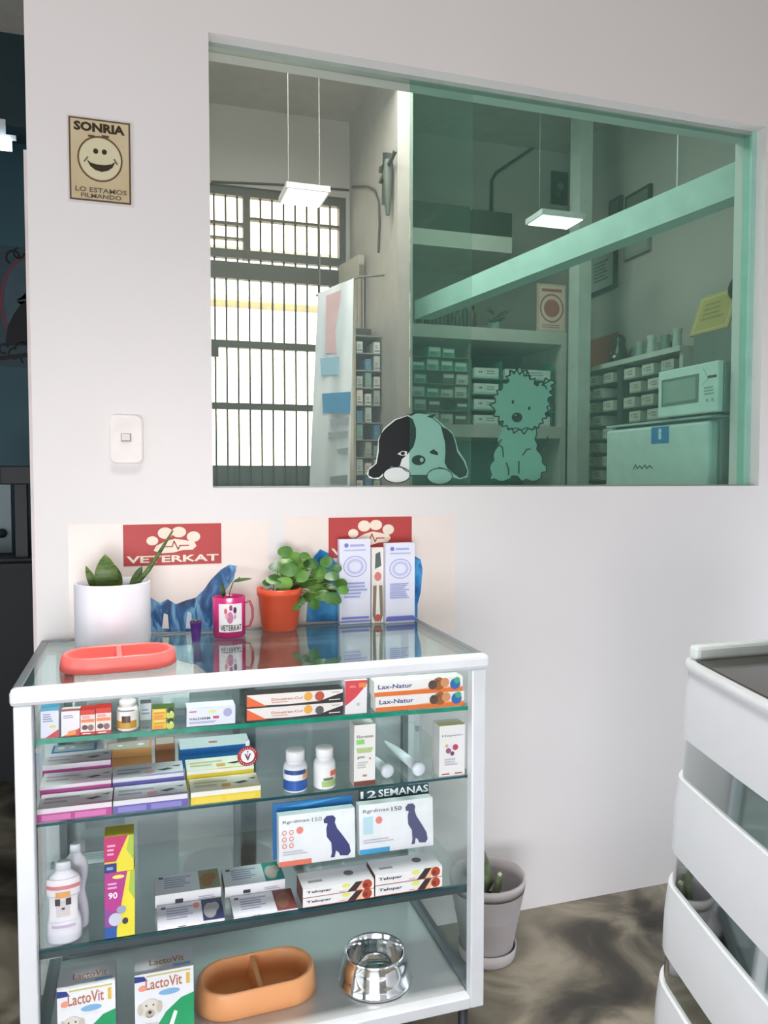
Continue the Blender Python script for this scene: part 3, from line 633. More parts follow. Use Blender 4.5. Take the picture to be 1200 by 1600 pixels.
# box and yellow certificate behind the microwave
bx = 2.33
o = None; a = at(1090, 525, X=bx); b = at(1150, 530, X=bx)
mm = MB(); mm.box(bx-.02, b.y-.05, fz+.008, RX-.24 if RX-.24 > bx+.02 else bx+.05, a.y, a.z, M('#7d877f', .6)); 
tag(recenter(mm.build('storage_box')), 'tall grey box on the refrigerator behind the microwave', 'box')
bz = a.z+.004
t2 = empty('yellow_certificate', (bx, (at(1078, 500, X=bx).y+at(1140, 500, X=bx).y)/2, bz), 'yellow certificate with a round black rosette leaning on the grey box', 'certificate')
y_f = at(1080, 515, X=bx).y-t2.location.y; y_n = at(1140, 515, X=bx).y-t2.location.y; hh = at(1100, 455, X=bx).z-bz
mm = MB(); up_ = Vector((.35, 0, 1)).normalized(); nn = Vector((-1, 0, .35)).normalized(); O = Vector((-.01, y_f, 0)); W_ = y_f-y_n
c = [O, O-Y_*W_, O-Y_*W_+up_*hh, O+up_*hh]; b = [p-nn*.01 for p in c]
mm.add(c+b, [(0, 1, 2, 3), (7, 6, 5, 4), (0, 4, 5, 1), (1, 5, 6, 2), (2, 6, 7, 3), (3, 7, 4, 0)], M('#c9b877', .5)); face_draw(mm, O, -Y_, up_, nn, W_, hh, [('r', '#d6cf9f', .06, .06, .94, .94), ('r', '#c4b56a', .09, .09, .91, .91), ('lines', '#a39a62', .2, .3, .8, .8, 4)]); mm.build('sheet', t2)
rc = O-Y_*W_*.98+up_*hh*.92
mm = MB(); mm.lathe([(0, -.012), (.03, -.01), (.048, 0), (.03, .01), (0, .012)], (0, 0, 0), M('#15181a', .5), 14, mtx=Matrix.Translation(rc+nn*.014) @ Matrix.Rotation(PI/2, 4, 'Y')); mm.build('rosette', t2)

# reflections of ceiling lamps in the window, built as hung glowing panels
for k, (pts, lab) in enumerate((([(440, 318), (510, 303)], 'glowing panel for a lamp reflection in front of the gate top'), ([(830, 353), (905, 343)], 'glowing panel for a lamp reflection beside the white post'))):
    Zp = 2.62 if k == 0 else 2.60
    cx_ = (pts[0][0]+pts[1][0])/2; c = at(cx_, (pts[0][1]+pts[1][1])/2, Z=Zp)
    t = empty('lamp_reflection', (c.x, c.y, Zp), lab, 'lamp', 'lamp reflections')
    hx = (at(500 if k == 0 else 893, 322 if k == 0 else 357, Z=Zp)-at(440 if k == 0 else 830, 318 if k == 0 else 352, Z=Zp)).length/2
    yn = at(475 if k == 0 else 870, 299 if k == 0 else 339, Z=Zp).y; yf = at(470 if k == 0 else 865, 322 if k == 0 else 356, Z=Zp).y
    hy = abs(yf-yn)/2
    mm = MB(); mm.box(-hx-.01, -hy-.01, .004, hx+.01, hy+.01, .03, GREYW); mm.build('housing', t)
    mm = MB(); mm.box(-hx, -hy, 0, hx, hy, .004, emit('panel_glow', '#fffdf2', 3)); mm.build('diffuser', t)
    for sx_ in (-1, 1):
        mm = MB(); mm.tube([(sx_*hx*.8, 0, .03), (sx_*hx*.8, 0, CEIL-Zp)], .0015, M('#9a9a92'), 5); mm.build('wire', t)

# ---------------------------------------------------------------- the window
GL = glass_mat('clear_pane', (.93, .95, .94), .05, .4, ('#cfe4de', .05))
GR = glass_mat('green_pane', (.76, .885, .845), .05, .4, ('#8fd0c0', .06))
sx0 = at(640, 500, Y=.05).x; sx1 = at(736, 500, Y=.066).x
m = MB(); m.box(wx0, .062, wz0, sx1, .068, wz1, GL); struct(m, 'window_1')
m = MB(); m.box(sx0, .046, wz0, wx1, .052, wz1, GR); struct(m, 'window_2')
m = MB(); m.box(wx0, .044, wz1-.012, wx1, .072, wz1, M('#9aa59d', .4)); m.box(wx1-.02, .04, wz0, wx1, .08, wz1, M('#a9d8ca', .4)); m.box(wx0, .044, wz0, wx1, .072, wz0+.004, M('#b9c6c0', .4)); struct(m, 'trim_4')
# dog stickers on the pane
DY = .0605
def sticker(name, label, layers):
    mm = MB()
    for k, (col, pts) in enumerate(layers):
        mat = M(col, .6, var=.02)
        if isinstance(pts, tuple) and pts[0] == 'line':
            _, ln, wd = pts
            for (x0, y0), (x1, y1) in zip(ln[:-1], ln[1:]):
                d = math.hypot(x1-x0, y1-y0) or 1; nx, ny = -(y1-y0)/d*wd/2, (x1-x0)/d*wd/2
                mm.flat([at(x, y, Y=DY-k*.00015) for x, y in [(x0-nx, y0-ny), (x1-nx, y1-ny), (x1+nx, y1+ny), (x0+nx, y0+ny)]], mat)
        else: mm.flat([at(x, y, Y=DY-k*.00015) for x, y in pts], mat)
    return tag(recenter(mm.build(name)), label, 'sticker')
def ell(cx, cy, rx, ry, n=22, rot=0): return [(cx+rx*math.cos(2*PI*i/n)*math.cos(rot)-ry*math.sin(2*PI*i/n)*math.sin(rot), cy+rx*math.cos(2*PI*i/n)*math.sin(rot)+ry*math.sin(2*PI*i/n)*math.cos(rot)) for i in range(n)]
def q(pts, ox=560, oy=570, s=340/1200): return [(ox+x*s, oy+y*s) for x, y in pts]
W1, K1 = '#e6ebe9', '#16181d'
head = q([(275, 278), (330, 268), (390, 275), (440, 305), (475, 340), (515, 370), (535, 410), (550, 470), (590, 530), (608, 590), (600, 620), (560, 632), (520, 620), (500, 600), (380, 612), (285, 612), (140, 610), (110, 632), (60, 625), (45, 600), (60, 570), (95, 545), (105, 470), (110, 410), (140, 350), (200, 300)])
sticker('puppy_sticker', 'black and white puppy sticker peeking over the window sill with both paws', [
    (W1, head),
    (K1, q([(150, 350), (205, 305), (270, 282), (300, 300), (318, 350), (318, 400), (305, 450), (270, 495), (240, 520), (228, 560), (180, 562), (150, 585), (115, 620), (85, 625), (55, 610), (58, 580), (100, 545), (112, 480), (112, 420), (125, 380)])),
    (K1, q([(455, 340), (490, 355), (520, 385), (535, 430), (545, 480), (580, 530), (602, 585), (595, 612), (560, 625), (525, 600), (490, 570), (475, 540), (480, 480), (478, 430), (465, 380)])),
    (W1, q([(215, 492), (240, 475), (268, 478), (268, 500), (235, 500)])), (K1, q(ell(245, 488, 12, 10))),
    (K1, q([(392, 480), (415, 465), (440, 485), (438, 500), (400, 490)])),
    (K1, q(ell(332, 526, 38, 28))), (W1, q(ell(349, 524, 10, 12))),
    (K1, q([(265, 275), (330, 262), (290, 283)])), (K1, q([(375, 285), (430, 270), (405, 295)])),
    (K1, ('line', q([(390, 280), (440, 318), (470, 350)]), 1.2)),
    (W1, q(ell(212, 607, 72, 44))), (K1, ('line', q(ell(212, 607, 74, 44)+[(286, 607)]), 1.4)),
    (W1, q(ell(448, 615, 68, 44))), (K1, ('line', q(ell(448, 615, 70, 44)+[(518, 615)]), 1.4)),
    (K1, ('line', q([(286, 610), (380, 610)]), 1.4)), (K1, ('line', q([(232, 560), (270, 590)]), 1.3)), (K1, ('line', q([(480, 575), (440, 565)]), 1.3))])
def fuzzy(pts, amp, step=9, seed=1):
    rr = random.Random(seed); out = []
    for i in range(len(pts)):
        x0, y0 = pts[i]; x1, y1 = pts[(i+1) % len(pts)]; L_ = math.hypot(x1-x0, y1-y0); n_ = max(1, int(L_/step))
        for k in range(n_):
            u = k/n_; nx, ny = (y1-y0)/L_, -(x1-x0)/L_; a = amp*1.9*(1 if k % 2 else -.4)*rr.uniform(.5, 1.1)
            out.append((x0+(x1-x0)*u+nx*a, y0+(y1-y0)*u+ny*a))
    return out
F1 = '#a9c9bd'
hd = fuzzy([(835, 55), (870, 25), (910, 30), (950, 80), (985, 110), (1020, 95), (1070, 80), (1060, 150), (1050, 200), (1035, 270), (1000, 330), (930, 365), (880, 365), (815, 340), (770, 290), (740, 240), (750, 190), (790, 120), (825, 85)], 11, 15)
bd = fuzzy([(790, 350), (770, 420), (745, 500), (725, 570), (722, 635), (800, 640), (840, 625), (845, 610), (880, 612), (900, 640), (980, 640), (1003, 625), (1010, 590), (1035, 590), (1035, 560), (1000, 490), (985, 440), (980, 350)], 5, 24, 3)
def dash(pts): return ('line', q(pts), 2.0)
sticker('terrier_sticker', 'pale shaggy seated terrier sticker drawn in black outline on the green pane', [
    (F1, q(bd)), (F1, q(hd)), (K1, ('line', q(hd+hd[:1]), 2.1)), (K1, ('line', q(bd[3:]), 1.8)),
    (K1, q(ell(852, 205, 7, 11, 12, .2))), (K1, q(ell(942, 240, 7, 11, 12, .2))), (K1, q(ell(875, 290, 29, 27))), ('#8d9a97', q(ell(866, 278, 7, 5))),
    (K1, dash([(830, 60), (845, 30), (858, 52), (872, 22), (890, 55), (905, 30), (915, 65), (938, 42), (945, 80)])),
    (K1, dash([(1068, 82), (1010, 112), (1030, 115), (1040, 135)])), (K1, dash([(790, 410), (770, 440), (795, 455), (800, 510)])), (K1, dash([(815, 540), (830, 580), (828, 610)])),
    (K1, dash([(905, 500), (930, 465), (950, 465)])), (K1, dash([(885, 530), (885, 600)])), (K1, dash([(985, 450), (1000, 480), (990, 440)])), (K1, dash([(1000, 470), (1030, 440), (1045, 395)])), (K1, dash([(1000, 460), (1015, 450), (1025, 425), (1040, 420)]))])

# ================================================================== ON THE WHITE WALL
# switch
a = at(170, 648, Y=0); b = at(224, 725, Y=0)
t = empty('light_switch', ((a.x+b.x)/2, 0, b.z), 'white rocker light switch on the wall beside the window', 'switch')
w_, h_ = b.x-a.x, a.z-b.z
def rrect(w, h, r, y, z0, n=6):
    out = []
    for cx, cz, a0 in ((w/2-r, h/2-r, 0), (-w/2+r, h/2-r, PI/2), (-w/2+r, -h/2+r, PI), (w/2-r, -h/2+r, 1.5*PI)):
        for i in range(n+1): a = a0+PI/2*i/n; out.append((cx+r*math.cos(a), y, z0+cz+r*math.sin(a)))
    return out
m = MB(); m.loft([rrect(w_-i2, h_-i2, .016, y_, h_/2) for i2, y_ in ((0, 0), (0, -.007), (.003, -.010), (.008, -.012))], M('#efe7e4', .35)); m.build('plate', t)
m = MB(); m.box(-.0125, -.0135, h_*.455, .0125, -.0118, h_*.62, M('#9c938e', .5)); m.build('rocker_well', t)
m = MB(); m.box(-.0105, -.0155, h_*.475, .0095, -.0125, h_*.61, M('#e6ded8', .4), .0008); m.build('rocker', t)
# smile sign
a = at(107, 183, Y=0); b = at(205, 320, Y=0)
w_, h_ = b.x-a.x, .2
zt_ = at(156, 188, Y=0).z; zb_ = at(156, 316, Y=0).z; h_ = zt_-zb_
SG = ramp_mat('sign_gold', [(.3, '#c2ac86'), (.7, '#d8caa8')], 5, .35)
m = MB(); m.box(a.x-.004, -.002, zb_-.006, b.x+.006, -.0002, zt_+.004, M('#dcd6d2', .3)); m.box(a.x, -.0035, zb_, b.x, -.002, zt_, M('#5e4a38', .4))
K = '#33260f'; K2 = '#5f4632'
sh = [('r', SG, .028, .02, .972, .98), ('t', K, .08, .84, .91, .955, 'SONRIA', .05), ('o', K2, .5, .52, .37, .28, .07), ('c', '#d9d0ae', .5, .52, .335, .25),
      ('r', K2, .31, .775, .42, .80), ('r', K2, .53, .785, .65, .815), ('c', K, .43, .61, .042, .033), ('c', K, .57, .61, .042, .033),
      ('p', K, [(.28, .50), (.35, .462), (.45, .45), (.57, .45), (.68, .47), (.75, .505), (.70, .43), (.62, .385), (.52, .365), (.42, .38), (.34, .42)]),
      ('l', K2, [(.24, .47), (.30, .53)], .02), ('l', K2, [(.78, .475), (.73, .535)], .02),
      ('t', '#6e6257', .09, .105, .93, .165, 'LO ESTAMOS', .02), ('t', '#6e6257', .18, .035, .84, .09, 'FILMANDO', .02)]
face_draw(m, Vector((a.x, -.0035, zb_)), X_, Z_, -Y_, b.x-a.x, h_, sh)
tag(recenter(m.build('smile_sign')), 'small gold smiling face sign reading SONRIA on the white wall', 'sign')
# clinic posters
BLUE = ramp_mat('blue_fur_print', [(.32, '#0f2c4f'), (.45, '#1f5f9c'), (.58, '#7fb6dc'), (.7, '#2a6fae')], 26, .4, 5, 1.2, stretch=(1, 1, .45))
BLUE2 = ramp_mat('blue_paint_print', [(.3, '#0c3c78'), (.45, '#1f7ec4'), (.6, '#49a4de'), (.72, '#1560a8')], 14, .4, 4, .6)
def poster(name, label, x0, x1, yt, yb, sign, extra, word):
    a = at(x0, yt, Y=0); b = at(x1, yb, Y=0); m = MB(); m.box(a.x, -.0015, b.z, b.x, -.0002, a.z, M('#f0e3dc', .35, var=.015))
    W_, Hh = b.x-a.x, a.z-b.z
    def n(px, py): p = at(px, py, Y=0); return ((p.x-a.x)/W_, (p.z-b.z)/Hh)
    (sx0_, sy1_), (sx1_, sy0_) = n(sign[0], sign[1]), n(sign[2], sign[3]); sw, sh_ = sx1_-sx0_, sy1_-sy0_
    CR = '#f3e2d0'; RED = '#b8403f'
    f = lambda u, v: (sx0_+sw*u, sy0_+sh_*v)
    shp = []
    for mat, pts in extra: shp.append(('p', mat, [n(*p) for p in pts]))
    shp.append(('r', RED, sx0_, sy0_, sx1_, sy1_))
    for (u, v, ru, rv) in [(.29, .60, .06, .11), (.42, .78, .075, .14), (.56, .80, .075, .13), (.71, .68, .07, .13)]: shp.append(('c', CR, *f(u, v), ru*sw, rv*sh_))
    shp.append(('p', CR, [f(*p) for p in [(.30, .36), (.33, .48), (.42, .58), (.52, .64), (.62, .60), (.72, .55), (.74, .45), (.70, .36), (.60, .36), (.50, .30), (.38, .29)]]))
    shp.append(('l', '#a5453f', [f(*p) for p in [(.40, .45), (.49, .45), (.51, .58), (.55, .38), (.57, .47), (.66, .47)]], .006))
    shp.append(('t', CR, *f(.03, .07), *f(.97, .24), word, .03))
    face_draw(m, Vector((a.x, -.0015, b.z)), X_, Z_, -Y_, W_, Hh, shp)
    return tag(recenter(m.build(name)), label, 'poster', 'clinic posters on the wall')
poster('clinic_poster', 'cream poster with red paw sign and blue furry tail behind the white planter', 106, 421, 819, 990, (192, 820, 346, 880),
    [(BLUE, [(225, 988), (222, 930), (236, 934), (250, 942), (262, 936), (275, 944), (290, 938), (305, 934), (318, 922), (330, 905), (345, 890), (358, 882), (370, 884), (365, 905), (350, 925), (342, 950), (345, 985)]),
     ('#f2e6e0', [(253, 982), (256, 958), (262, 960), (264, 982)]), ('#cfe0ee', [(290, 982), (293, 955), (299, 958), (300, 982)])], 'VETERKAT')
poster('clinic_poster', 'cream poster with red paw sign behind the violet printed boxes', 445, 710, 808, 990, (513, 809, 643, 868),
    [(BLUE2, [(478, 972), (480, 945), (492, 905), (490, 870), (500, 858), (515, 865), (532, 890), (538, 970)]), (BLUE2, [(640, 968), (640, 875), (648, 869), (657, 874), (660, 890), (657, 925), (652, 945), (652, 965)])], 'VETERKAT')

# ================================================================== DISPLAY CASE
CT = .940; CXL, CXR = -.246, .752; CYF, CYB = -.490, -.012
t = empty('display_case', ((CXL+CXR)/2, (CYF+CYB)/2, 0), 'aluminium and glass display case full of veterinary products against the white wall', 'display case'); CL = t.location
def dc(name, x0, y0, z0, x1, y1, z1, mat, bev=0):
    mm = MB(); mm.box(x0-CL.x, y0-CL.y, z0, x1-CL.x, y1-CL.y, z1, mat, bev); return mm.build(name, t)
P = .034; ZB = .10
for x in (CXL, CXR-P):
    dc('post', x, CYF, ZB, x+P, CYF+.028, CT-.034, ALU, .003); dc('post', x, CYB-.028, ZB, x+P, CYB, CT-.034, ALU, .003)
dc('top_rail', CXL-.006, CYF-.008, CT-.034, CXR+.006, CYF+.026, CT, ALU, .009)
dc('top_rail', CXL-.004, CYB-.02, CT-.03, CXR+.004, CYB, CT-.001, ALU_D, .003)
for x in (CXL-.004, CXR-.014): dc('top_rail', x, CYF+.026, CT-.03, x+.018, CYB-.02, CT-.002, ALU_D, .002)
dc('bottom_rail', CXL+P, CYF, ZB, CXR-P, CYF+.028, ZB+.028, ALU, .003); dc('bottom_rail', CXL+P, CYB-.028, ZB, CXR-P, CYB, ZB+.028, ALU_D)
for x in (CXL, CXR-P): dc('bottom_rail', x+.004, CYF+.028, ZB, x+P-.004, CYB-.028, ZB+.028, ALU_D)
dc('base_tray', CXL+P-.004, CYF+.028, ZB+.008, CXR-P+.004, CYB-.028, ZB+.018, STEEL)
TRAY = ZB+.018
dc('top_glass', CXL+.014, CYF+.026, CT-.009, CXR-.014, CYB-.02, CT-.003, TOPG)
for x in (CXL+.012, CXR-.016): dc('side_glass', x, CYF+.028, ZB+.028, x+.004, CYB-.028, CT-.03, SIDEG)
# sliding back doors
BG = glass_mat('back_glass', (.90, .94, .95), .25, .8)
xm = (CXL+CXR)/2
dc('back_door', CXL+P, CYB-.016, ZB+.028, xm+.03, CYB-.011, CT-.03, BG); dc('back_door', xm-.03, CYB-.024, ZB+.028, CXR-P, CYB-.019, CT-.03, BG)
for x in (CXL+P, xm-.03, CXR-P-.016): dc('back_stile', x, CYB-.030, ZB+.028, x+.016, CYB-.009, CT-.03, ALU_D)
# feet
for x in (CXL+.03, CXR-.04):
    for y in (CYF+.03, CYB-.03):
        mm = MB(); mm.lathe([(.02, 0), (.022, .01), (.022, .03), (.012, .035), (.012, ZB)], (x-CL.x, y-CL.y, 0), DARK, 14); mm.build('foot', t)
# shelves: (z at x=-.2, z at x=.7)
SH = {'A': (.828, .813), 'B': (.657, .648), 'C': (.398, .384)}
def shz(k, x):
    if k == 'T': return CT-.003
    if k == 'D': return TRAY
    a, b = SH[k]; return a+(b-a)*(x+.2)/.9
for k in 'ABC':
    x0, x1 = CXL+.017, CXR-.017; y0, y1 = CYF+.03, CYB-.034
    za, zb = shz(k, x0), shz(k, x1); th = .006 if k != 'A' else .010
    mm = MB(); V = lambda x, y, z: (x-CL.x, y-CL.y, z)
    mm.add([V(x0, y0, za-th), V(x1, y0, zb-th), V(x1, y1, zb-th), V(x0, y1, za-th), V(x0, y0, za), V(x1, y0, zb), V(x1, y1, zb), V(x0, y1, za)], [(0, 3, 2, 1), (4, 5, 6, 7), (1, 2, 6, 5), (2, 3, 7, 6), (3, 0, 4, 7)], SHELFG)
    mm.add([V(x0, y0, za-th), V(x1, y0, zb-th), V(x1, y0, zb), V(x0, y0, za)], [(0, 1, 2, 3)], EDGE_G if k == 'A' else EDGE_D); mm.build('glass_shelf', t)
    if k == 'C':
        mm = MB(); mm.add([V(x0, y0+.002, za-th-.014), V(x1, y0+.002, zb-th-.014), V(x1, y0+.016, zb-th-.014), V(x0, y0+.016, za-th-.014), V(x0, y0+.002, za-th), V(x1, y0+.002, zb-th), V(x1, y0+.016, zb-th), V(x0, y0+.016, za-th)], [(0, 3, 2, 1), (4, 5, 6, 7), (0, 1, 5, 4), (1, 2, 6, 5), (2, 3, 7, 6), (3, 0, 4, 7)], M('#4f5a5e', .3, .5)); mm.build('shelf_support', t)
    for x in (x0+.002, x1-.002):
        for y in (y0+.05, y1-.03):
            mm = MB(); mm.box(x-CL.x-.004, y-CL.y-.008, shz(k, x)-th-.012, x-CL.x+.004, y-CL.y+.008, shz(k, x)-th-.0003, ALU_D); mm.build('shelf_bracket', t)

# ------------------------------------------------------------------ products
TILT = {'A': .0150/.9, 'B': .009/.9, 'C': .014/.9, 'T': 0, 'D': 0}
def place(k, xc, yb, z=None):
    """where the ray through the foot of an object meets shelf k"""
    zz = z if z is not None else shz(k, .2)
    for _ in range(4):
        p = at(xc, yb, Z=zz)
        if z is None: zz = shz(k, p.x)
    ymin = {'T': CYF+.03, 'D': CYF+.035}.get(k, CYF+.034)
    if p.y < ymin: 
        q_ = at(xc, yb, Y=ymin); p = Vector((q_.x, ymin, zz))
    return Vector((p.x, p.y, zz))
def product(name, label, k, x0, x1, yb, yt, dep, body, front=(), top=(), side=None, group=None, lean=0, rz=0, z=None, cat='box', h=None, Y=None, left=()):
    xc = (x0+x1)/2; p = place(k, xc, yb, z)
    if Y is not None: p = Vector((at(xc, yb, Y=Y).x, Y, shz(k, p.x) if z is None else z))
    w_ = at(x1, yb, Y=p.y).x-at(x0, yb, Y=p.y).x
    h_ = h if h else at(xc, yt, Y=p.y).z-p.z
    mm = MB(); B = M(body, .45, var=.02); mm.box(-w_/2, 0, 0, w_/2, dep, h_, B)
    if side:
        sm = M(side, .45); mm.flat([(w_/2+.0002, 0, 0), (w_/2+.0002, dep, 0), (w_/2+.0002, dep, h_), (w_/2+.0002, 0, h_)], sm); mm.flat([(-w_/2-.0002, dep, 0), (-w_/2-.0002, 0, 0), (-w_/2-.0002, 0, h_), (-w_/2-.0002, dep, h_)], sm)
    face_draw(mm, Vector((-w_/2, 0, 0)), X_, Z_, -Y_, w_, h_, front); face_draw(mm, Vector((-w_/2, 0, h_)), X_, Y_, Z_, w_, dep, top)
    # closing flap line of the carton
    o = mm.build(name, None, p+Vector((0, 0, .0012)), (-lean, math.atan(TILT[k]), rz)); tag(o, label, cat, group)
    return o, h_, p
DOGC = '#4b3a33'
# ---- shelf A
product('medicine_box', 'blue banded white carton with red corner, far left of the top shelf', 'A', 64, 92, 1168, 1106, .03, '#e6e8f6',
    [('r', '#4aa0c4', 0, .88, 1, 1), ('p', '#d2483f', [(.25, 0), (1, 0), (1, .26)]), ('c', '#dfe88a', .68, .36, .2, .05), ('lines', '#9d9fc4', .12, .5, .75, .8, 4)], top=[('r', '#4aa0c4', 0, 0, 1, 1)])
product('medicine_box', 'white carton with orange lower corner, second from left on the top shelf', 'A', 96, 125, 1166, 1112, .03, '#eee9f0',
    [('p', '#d2483f', [(0, 0), (1, 0), (1, .3), (.2, .04)]), ('p', '#f3a04e', [(.25, .02), (.8, .06), (.8, .24), (.4, .2)]), ('lines', '#a9a6c0', .12, .7, .7, .85, 2)], top=[('r', '#b75b54', 0, 0, 1, .5)])
for i, (a, b) in enumerate(((126, 149), (150, 174))):
    product('medicine_box', ['red topped carton with dog pictures, left of the pair on the top shelf', 'red topped carton with dog pictures, right of the pair beside the shampoo bottle'][i], 'A', a, b, 1166-i*2, 1110-i*3, .03, '#f0dfd6',
        [('r', '#d5342c', 0, .8, 1, 1), ('r', '#d5342c', 0, 0, 1, .12), ('r', '#f08a5a', .05, .5, .95, .62), ('c', '#5b4a4c', .3, .3, .2, .1), ('c', '#8a7372', .7, .28, .2, .12), ('lines', '#e88', .1, .65, .9, .76, 2), ('r', '#fff', .15, .04, .7, .07)],
        top=[('r', '#d5342c', 0, 0, 1, 1)], side='#b82c2a', group='red topped cartons')
def bottle(label, k, xc, wpx, yb, yt, body, capc, capfrac, shapes, neck=.55, group=None, oval=1.0, name='pill_bottle', cat='bottle', capw=.8, body_profile=None):
    p = place(k, xc, yb); r = (at(xc+wpx/2, yb, Y=p.y+.02).x-at(xc-wpx/2, yb, Y=p.y+.02).x)/2
    p = Vector((p.x, p.y+r*oval, p.z+.0005)); h_ = at(xc, yt, Y=p.y).z-p.z
    t = empty(name, p, label, cat, group); hb = h_*(1-capfrac)
    prof = body_profile(r, hb) if body_profile else [(0, 0), (r*.9, 0), (r, .003), (r, hb*.80), (r*.9, hb*.9), (r*neck, hb*.98), (r*neck, hb)]
    mm = MB(); mm.lathe(prof, (0, 0, 0), M(body, .3), 28, 1, oval); mm.build('bottle_body', t)
    mm = MB(); mm.lathe([(0, hb), (r*capw, hb), (r*capw, h_-.003), (r*capw*.92, h_), (0, h_)], (0, 0, 0), M(capc, .35), 28, 1, oval); mm.build('cap', t)
    # label wraps the cylinder
    if shapes:
        mm = MB()
        for j, (col, a0, a1, z0, z1) in enumerate(shapes):
            n_ = 12; rr = (r+.0006+.0003*j); vs = []
            for i in range(n_+1):
                a = -PI/2+(a0+(a1-a0)*i/n_)*PI/2
                for zz in (z0, z1): vs.append((rr*math.cos(a), rr*math.sin(a)*oval, hb*zz))
            mm.add(vs, [(2*i, 2*i+2, 2*i+3, 2*i+1) for i in range(n_)], M(col, .4), True)
        mm.build('label', t)
    return t
bottle('white bottle with a golden dog label, beside the red topped cartons', 'A', 200, 34, 1157, 1093, '#efe9e4', '#f2efec', .14,
       [('#f4f1ee', -1, 1, .1, .78), ('#c99a3c', -.8, .55, .12, .42), ('#5a3d2e', -.35, .15, .36, .62), ('#8d8fa0', -.7, .4, .8, .84)], name='shampoo_bottle')
product('medicine_box', 'small white carton behind the gold label bottle', 'A', 219, 236, 1126, 1100, .03, '#e9eef2', [('lines', '#9fb0c0', .15, .3, .9, .7, 2)])
YG = [('r', '#f0c23c', 0, 0, .62, 1), ('r', '#5d7a35', .62, 0, 1, 1), ('r', '#f6d978', .08, .72, .55, .9), ('r', '#a8842e', .08, .55, .55, .62), ('r', '#ee9a3a', .06, .05, .5, .4), ('c', '#cfd85a', .8, .3, .18), ('c', '#26361c', .82, .75, .14), ('c', '#cfe0a0', .85, .55, .08)]
o, h0, p0 = product('medicine_box', 'lower of two yellow and green cartons stacked on the top shelf', 'A', 238, 273, 1156, 1124, .035, '#4f6b35', YG, group='yellow and green cartons')
product('medicine_box', 'upper of two yellow and green cartons stacked on the top shelf', 'A', 238, 273, 1124, 1093, .035, '#4f6b35', YG, group='yellow and green cartons', z=p0.z+h0+.0006, h=h0, Y=p0.y)
product('medicine_box', 'wide white tablet carton with small red and black print on the top shelf', 'A', 292, 368, 1149, 1106, .045, '#e6ebf8',
    [('t', '#3a3c4c', .05, .34, .48, .47, 'VALDERM', .02), ('r', '#d0456e', .54, .36, .66, .5), ('r', '#c9506a', .05, .78, .2, .84), ('r', '#e4ee8a', .45, .7, .6, .85), ('c', '#b3b0da', .84, .66, .09), ('lines', '#a3a9c8', .05, .12, .7, .26, 2)], side='#9aa3ae')
for i, (lab, yb, yt) in enumerate((('long black and orange carton, lower of the pair', 1133, 1103), ('long black and orange carton, upper of the pair', 1100, 1070))):
    if i == 0: z_, Yv = None, None
    o, h0_, p_ = product('medicine_box', lab+' on the top shelf', 'A', 387, 537, yb, yt, .04, '#2c2628', [('p', '#f2ece8', [(.0, .18), (.45, .12), (.75, .2), (1, .75), (1, 1), (0, 1)]), ('p', '#f06a35', [(0, .1), (.2, .1), (0, .95)]),
        ('t', '#c24a3a', .25, .46, .57, .66, ['Diarrea-Col', 'Dimotris-Cal'][1-i] if False else 'Dimetrex-Col', .01), ('r', '#e89a72', .25, .3, .42, .36), ('c', '#f2b04a', .63, .62, .045), (('c', '#c4553c', .75, .58, .05) if i else ('c', '#5b5b5e', .75, .5, .045)), ('r', '#fff', .85, .2, .97, .27), ('r', '#8c8c90', .88, .78, .96, .83)],
        group='long orange and black cartons', z=None if i == 0 else zst, h=None if i == 0 else hst, Y=None if i == 0 else Yst)
    if i == 0: hst, Yst, zst = h0_, p_.y, p_.z+h0_+.0006
product('medicine_box', 'upright white carton with a red curved top beside the long cartons', 'A', 539, 573, 1119, 1064, .035, '#f1eef2',
    [('p', '#dc4650', [(0, .25), (.2, .34), (.5, .5), (.8, .72), (1, .9), (1, 1), (0, 1)]), ('r', '#f0884a', .62, .78, .95, .92), ('c', '#b9d8bc', .6, .28, .08), ('lines', '#f2a0a4', .2, .78, .55, .86, 2)])
LX = [('r', '#f07a30', 0, 0, 1, .28), ('p', '#f8b58a', [(.0, .28), (.4, .28), (.65, .4), (1, .34), (1, .28)]), ('t', '#44568c', .04, .48, .42, .78, 'Lax-Natur', .02), ('c', '#a8643a', .72, .6, .07), ('c', '#5c4a40', .65, .55, .05), ('c', '#d99a68', .79, .66, .05), ('c', '#2f6fb4', .91, .52, .06), ('c', '#49b08a', .93, .76, .035), ('p', '#4a3c38', [(.62, .6), (.63, .85), (.66, .7)]), ('p', '#7a523a', [(.68, .7), (.70, .92), (.73, .74)])]
o, h1, p1 = product('medicine_box', 'lower long white and orange laxative carton on the top shelf', 'A', 588, 726, 1116, 1085, .04, '#f7f4f2', LX, group='laxative cartons')
product('medicine_box', 'upper long white and orange laxative carton on the top shelf', 'A', 586, 724, 1085, 1054, .04, '#f7f4f2', LX, group='laxative cartons', z=p1.z+h1+.0006, h=h1, Y=p1.y)

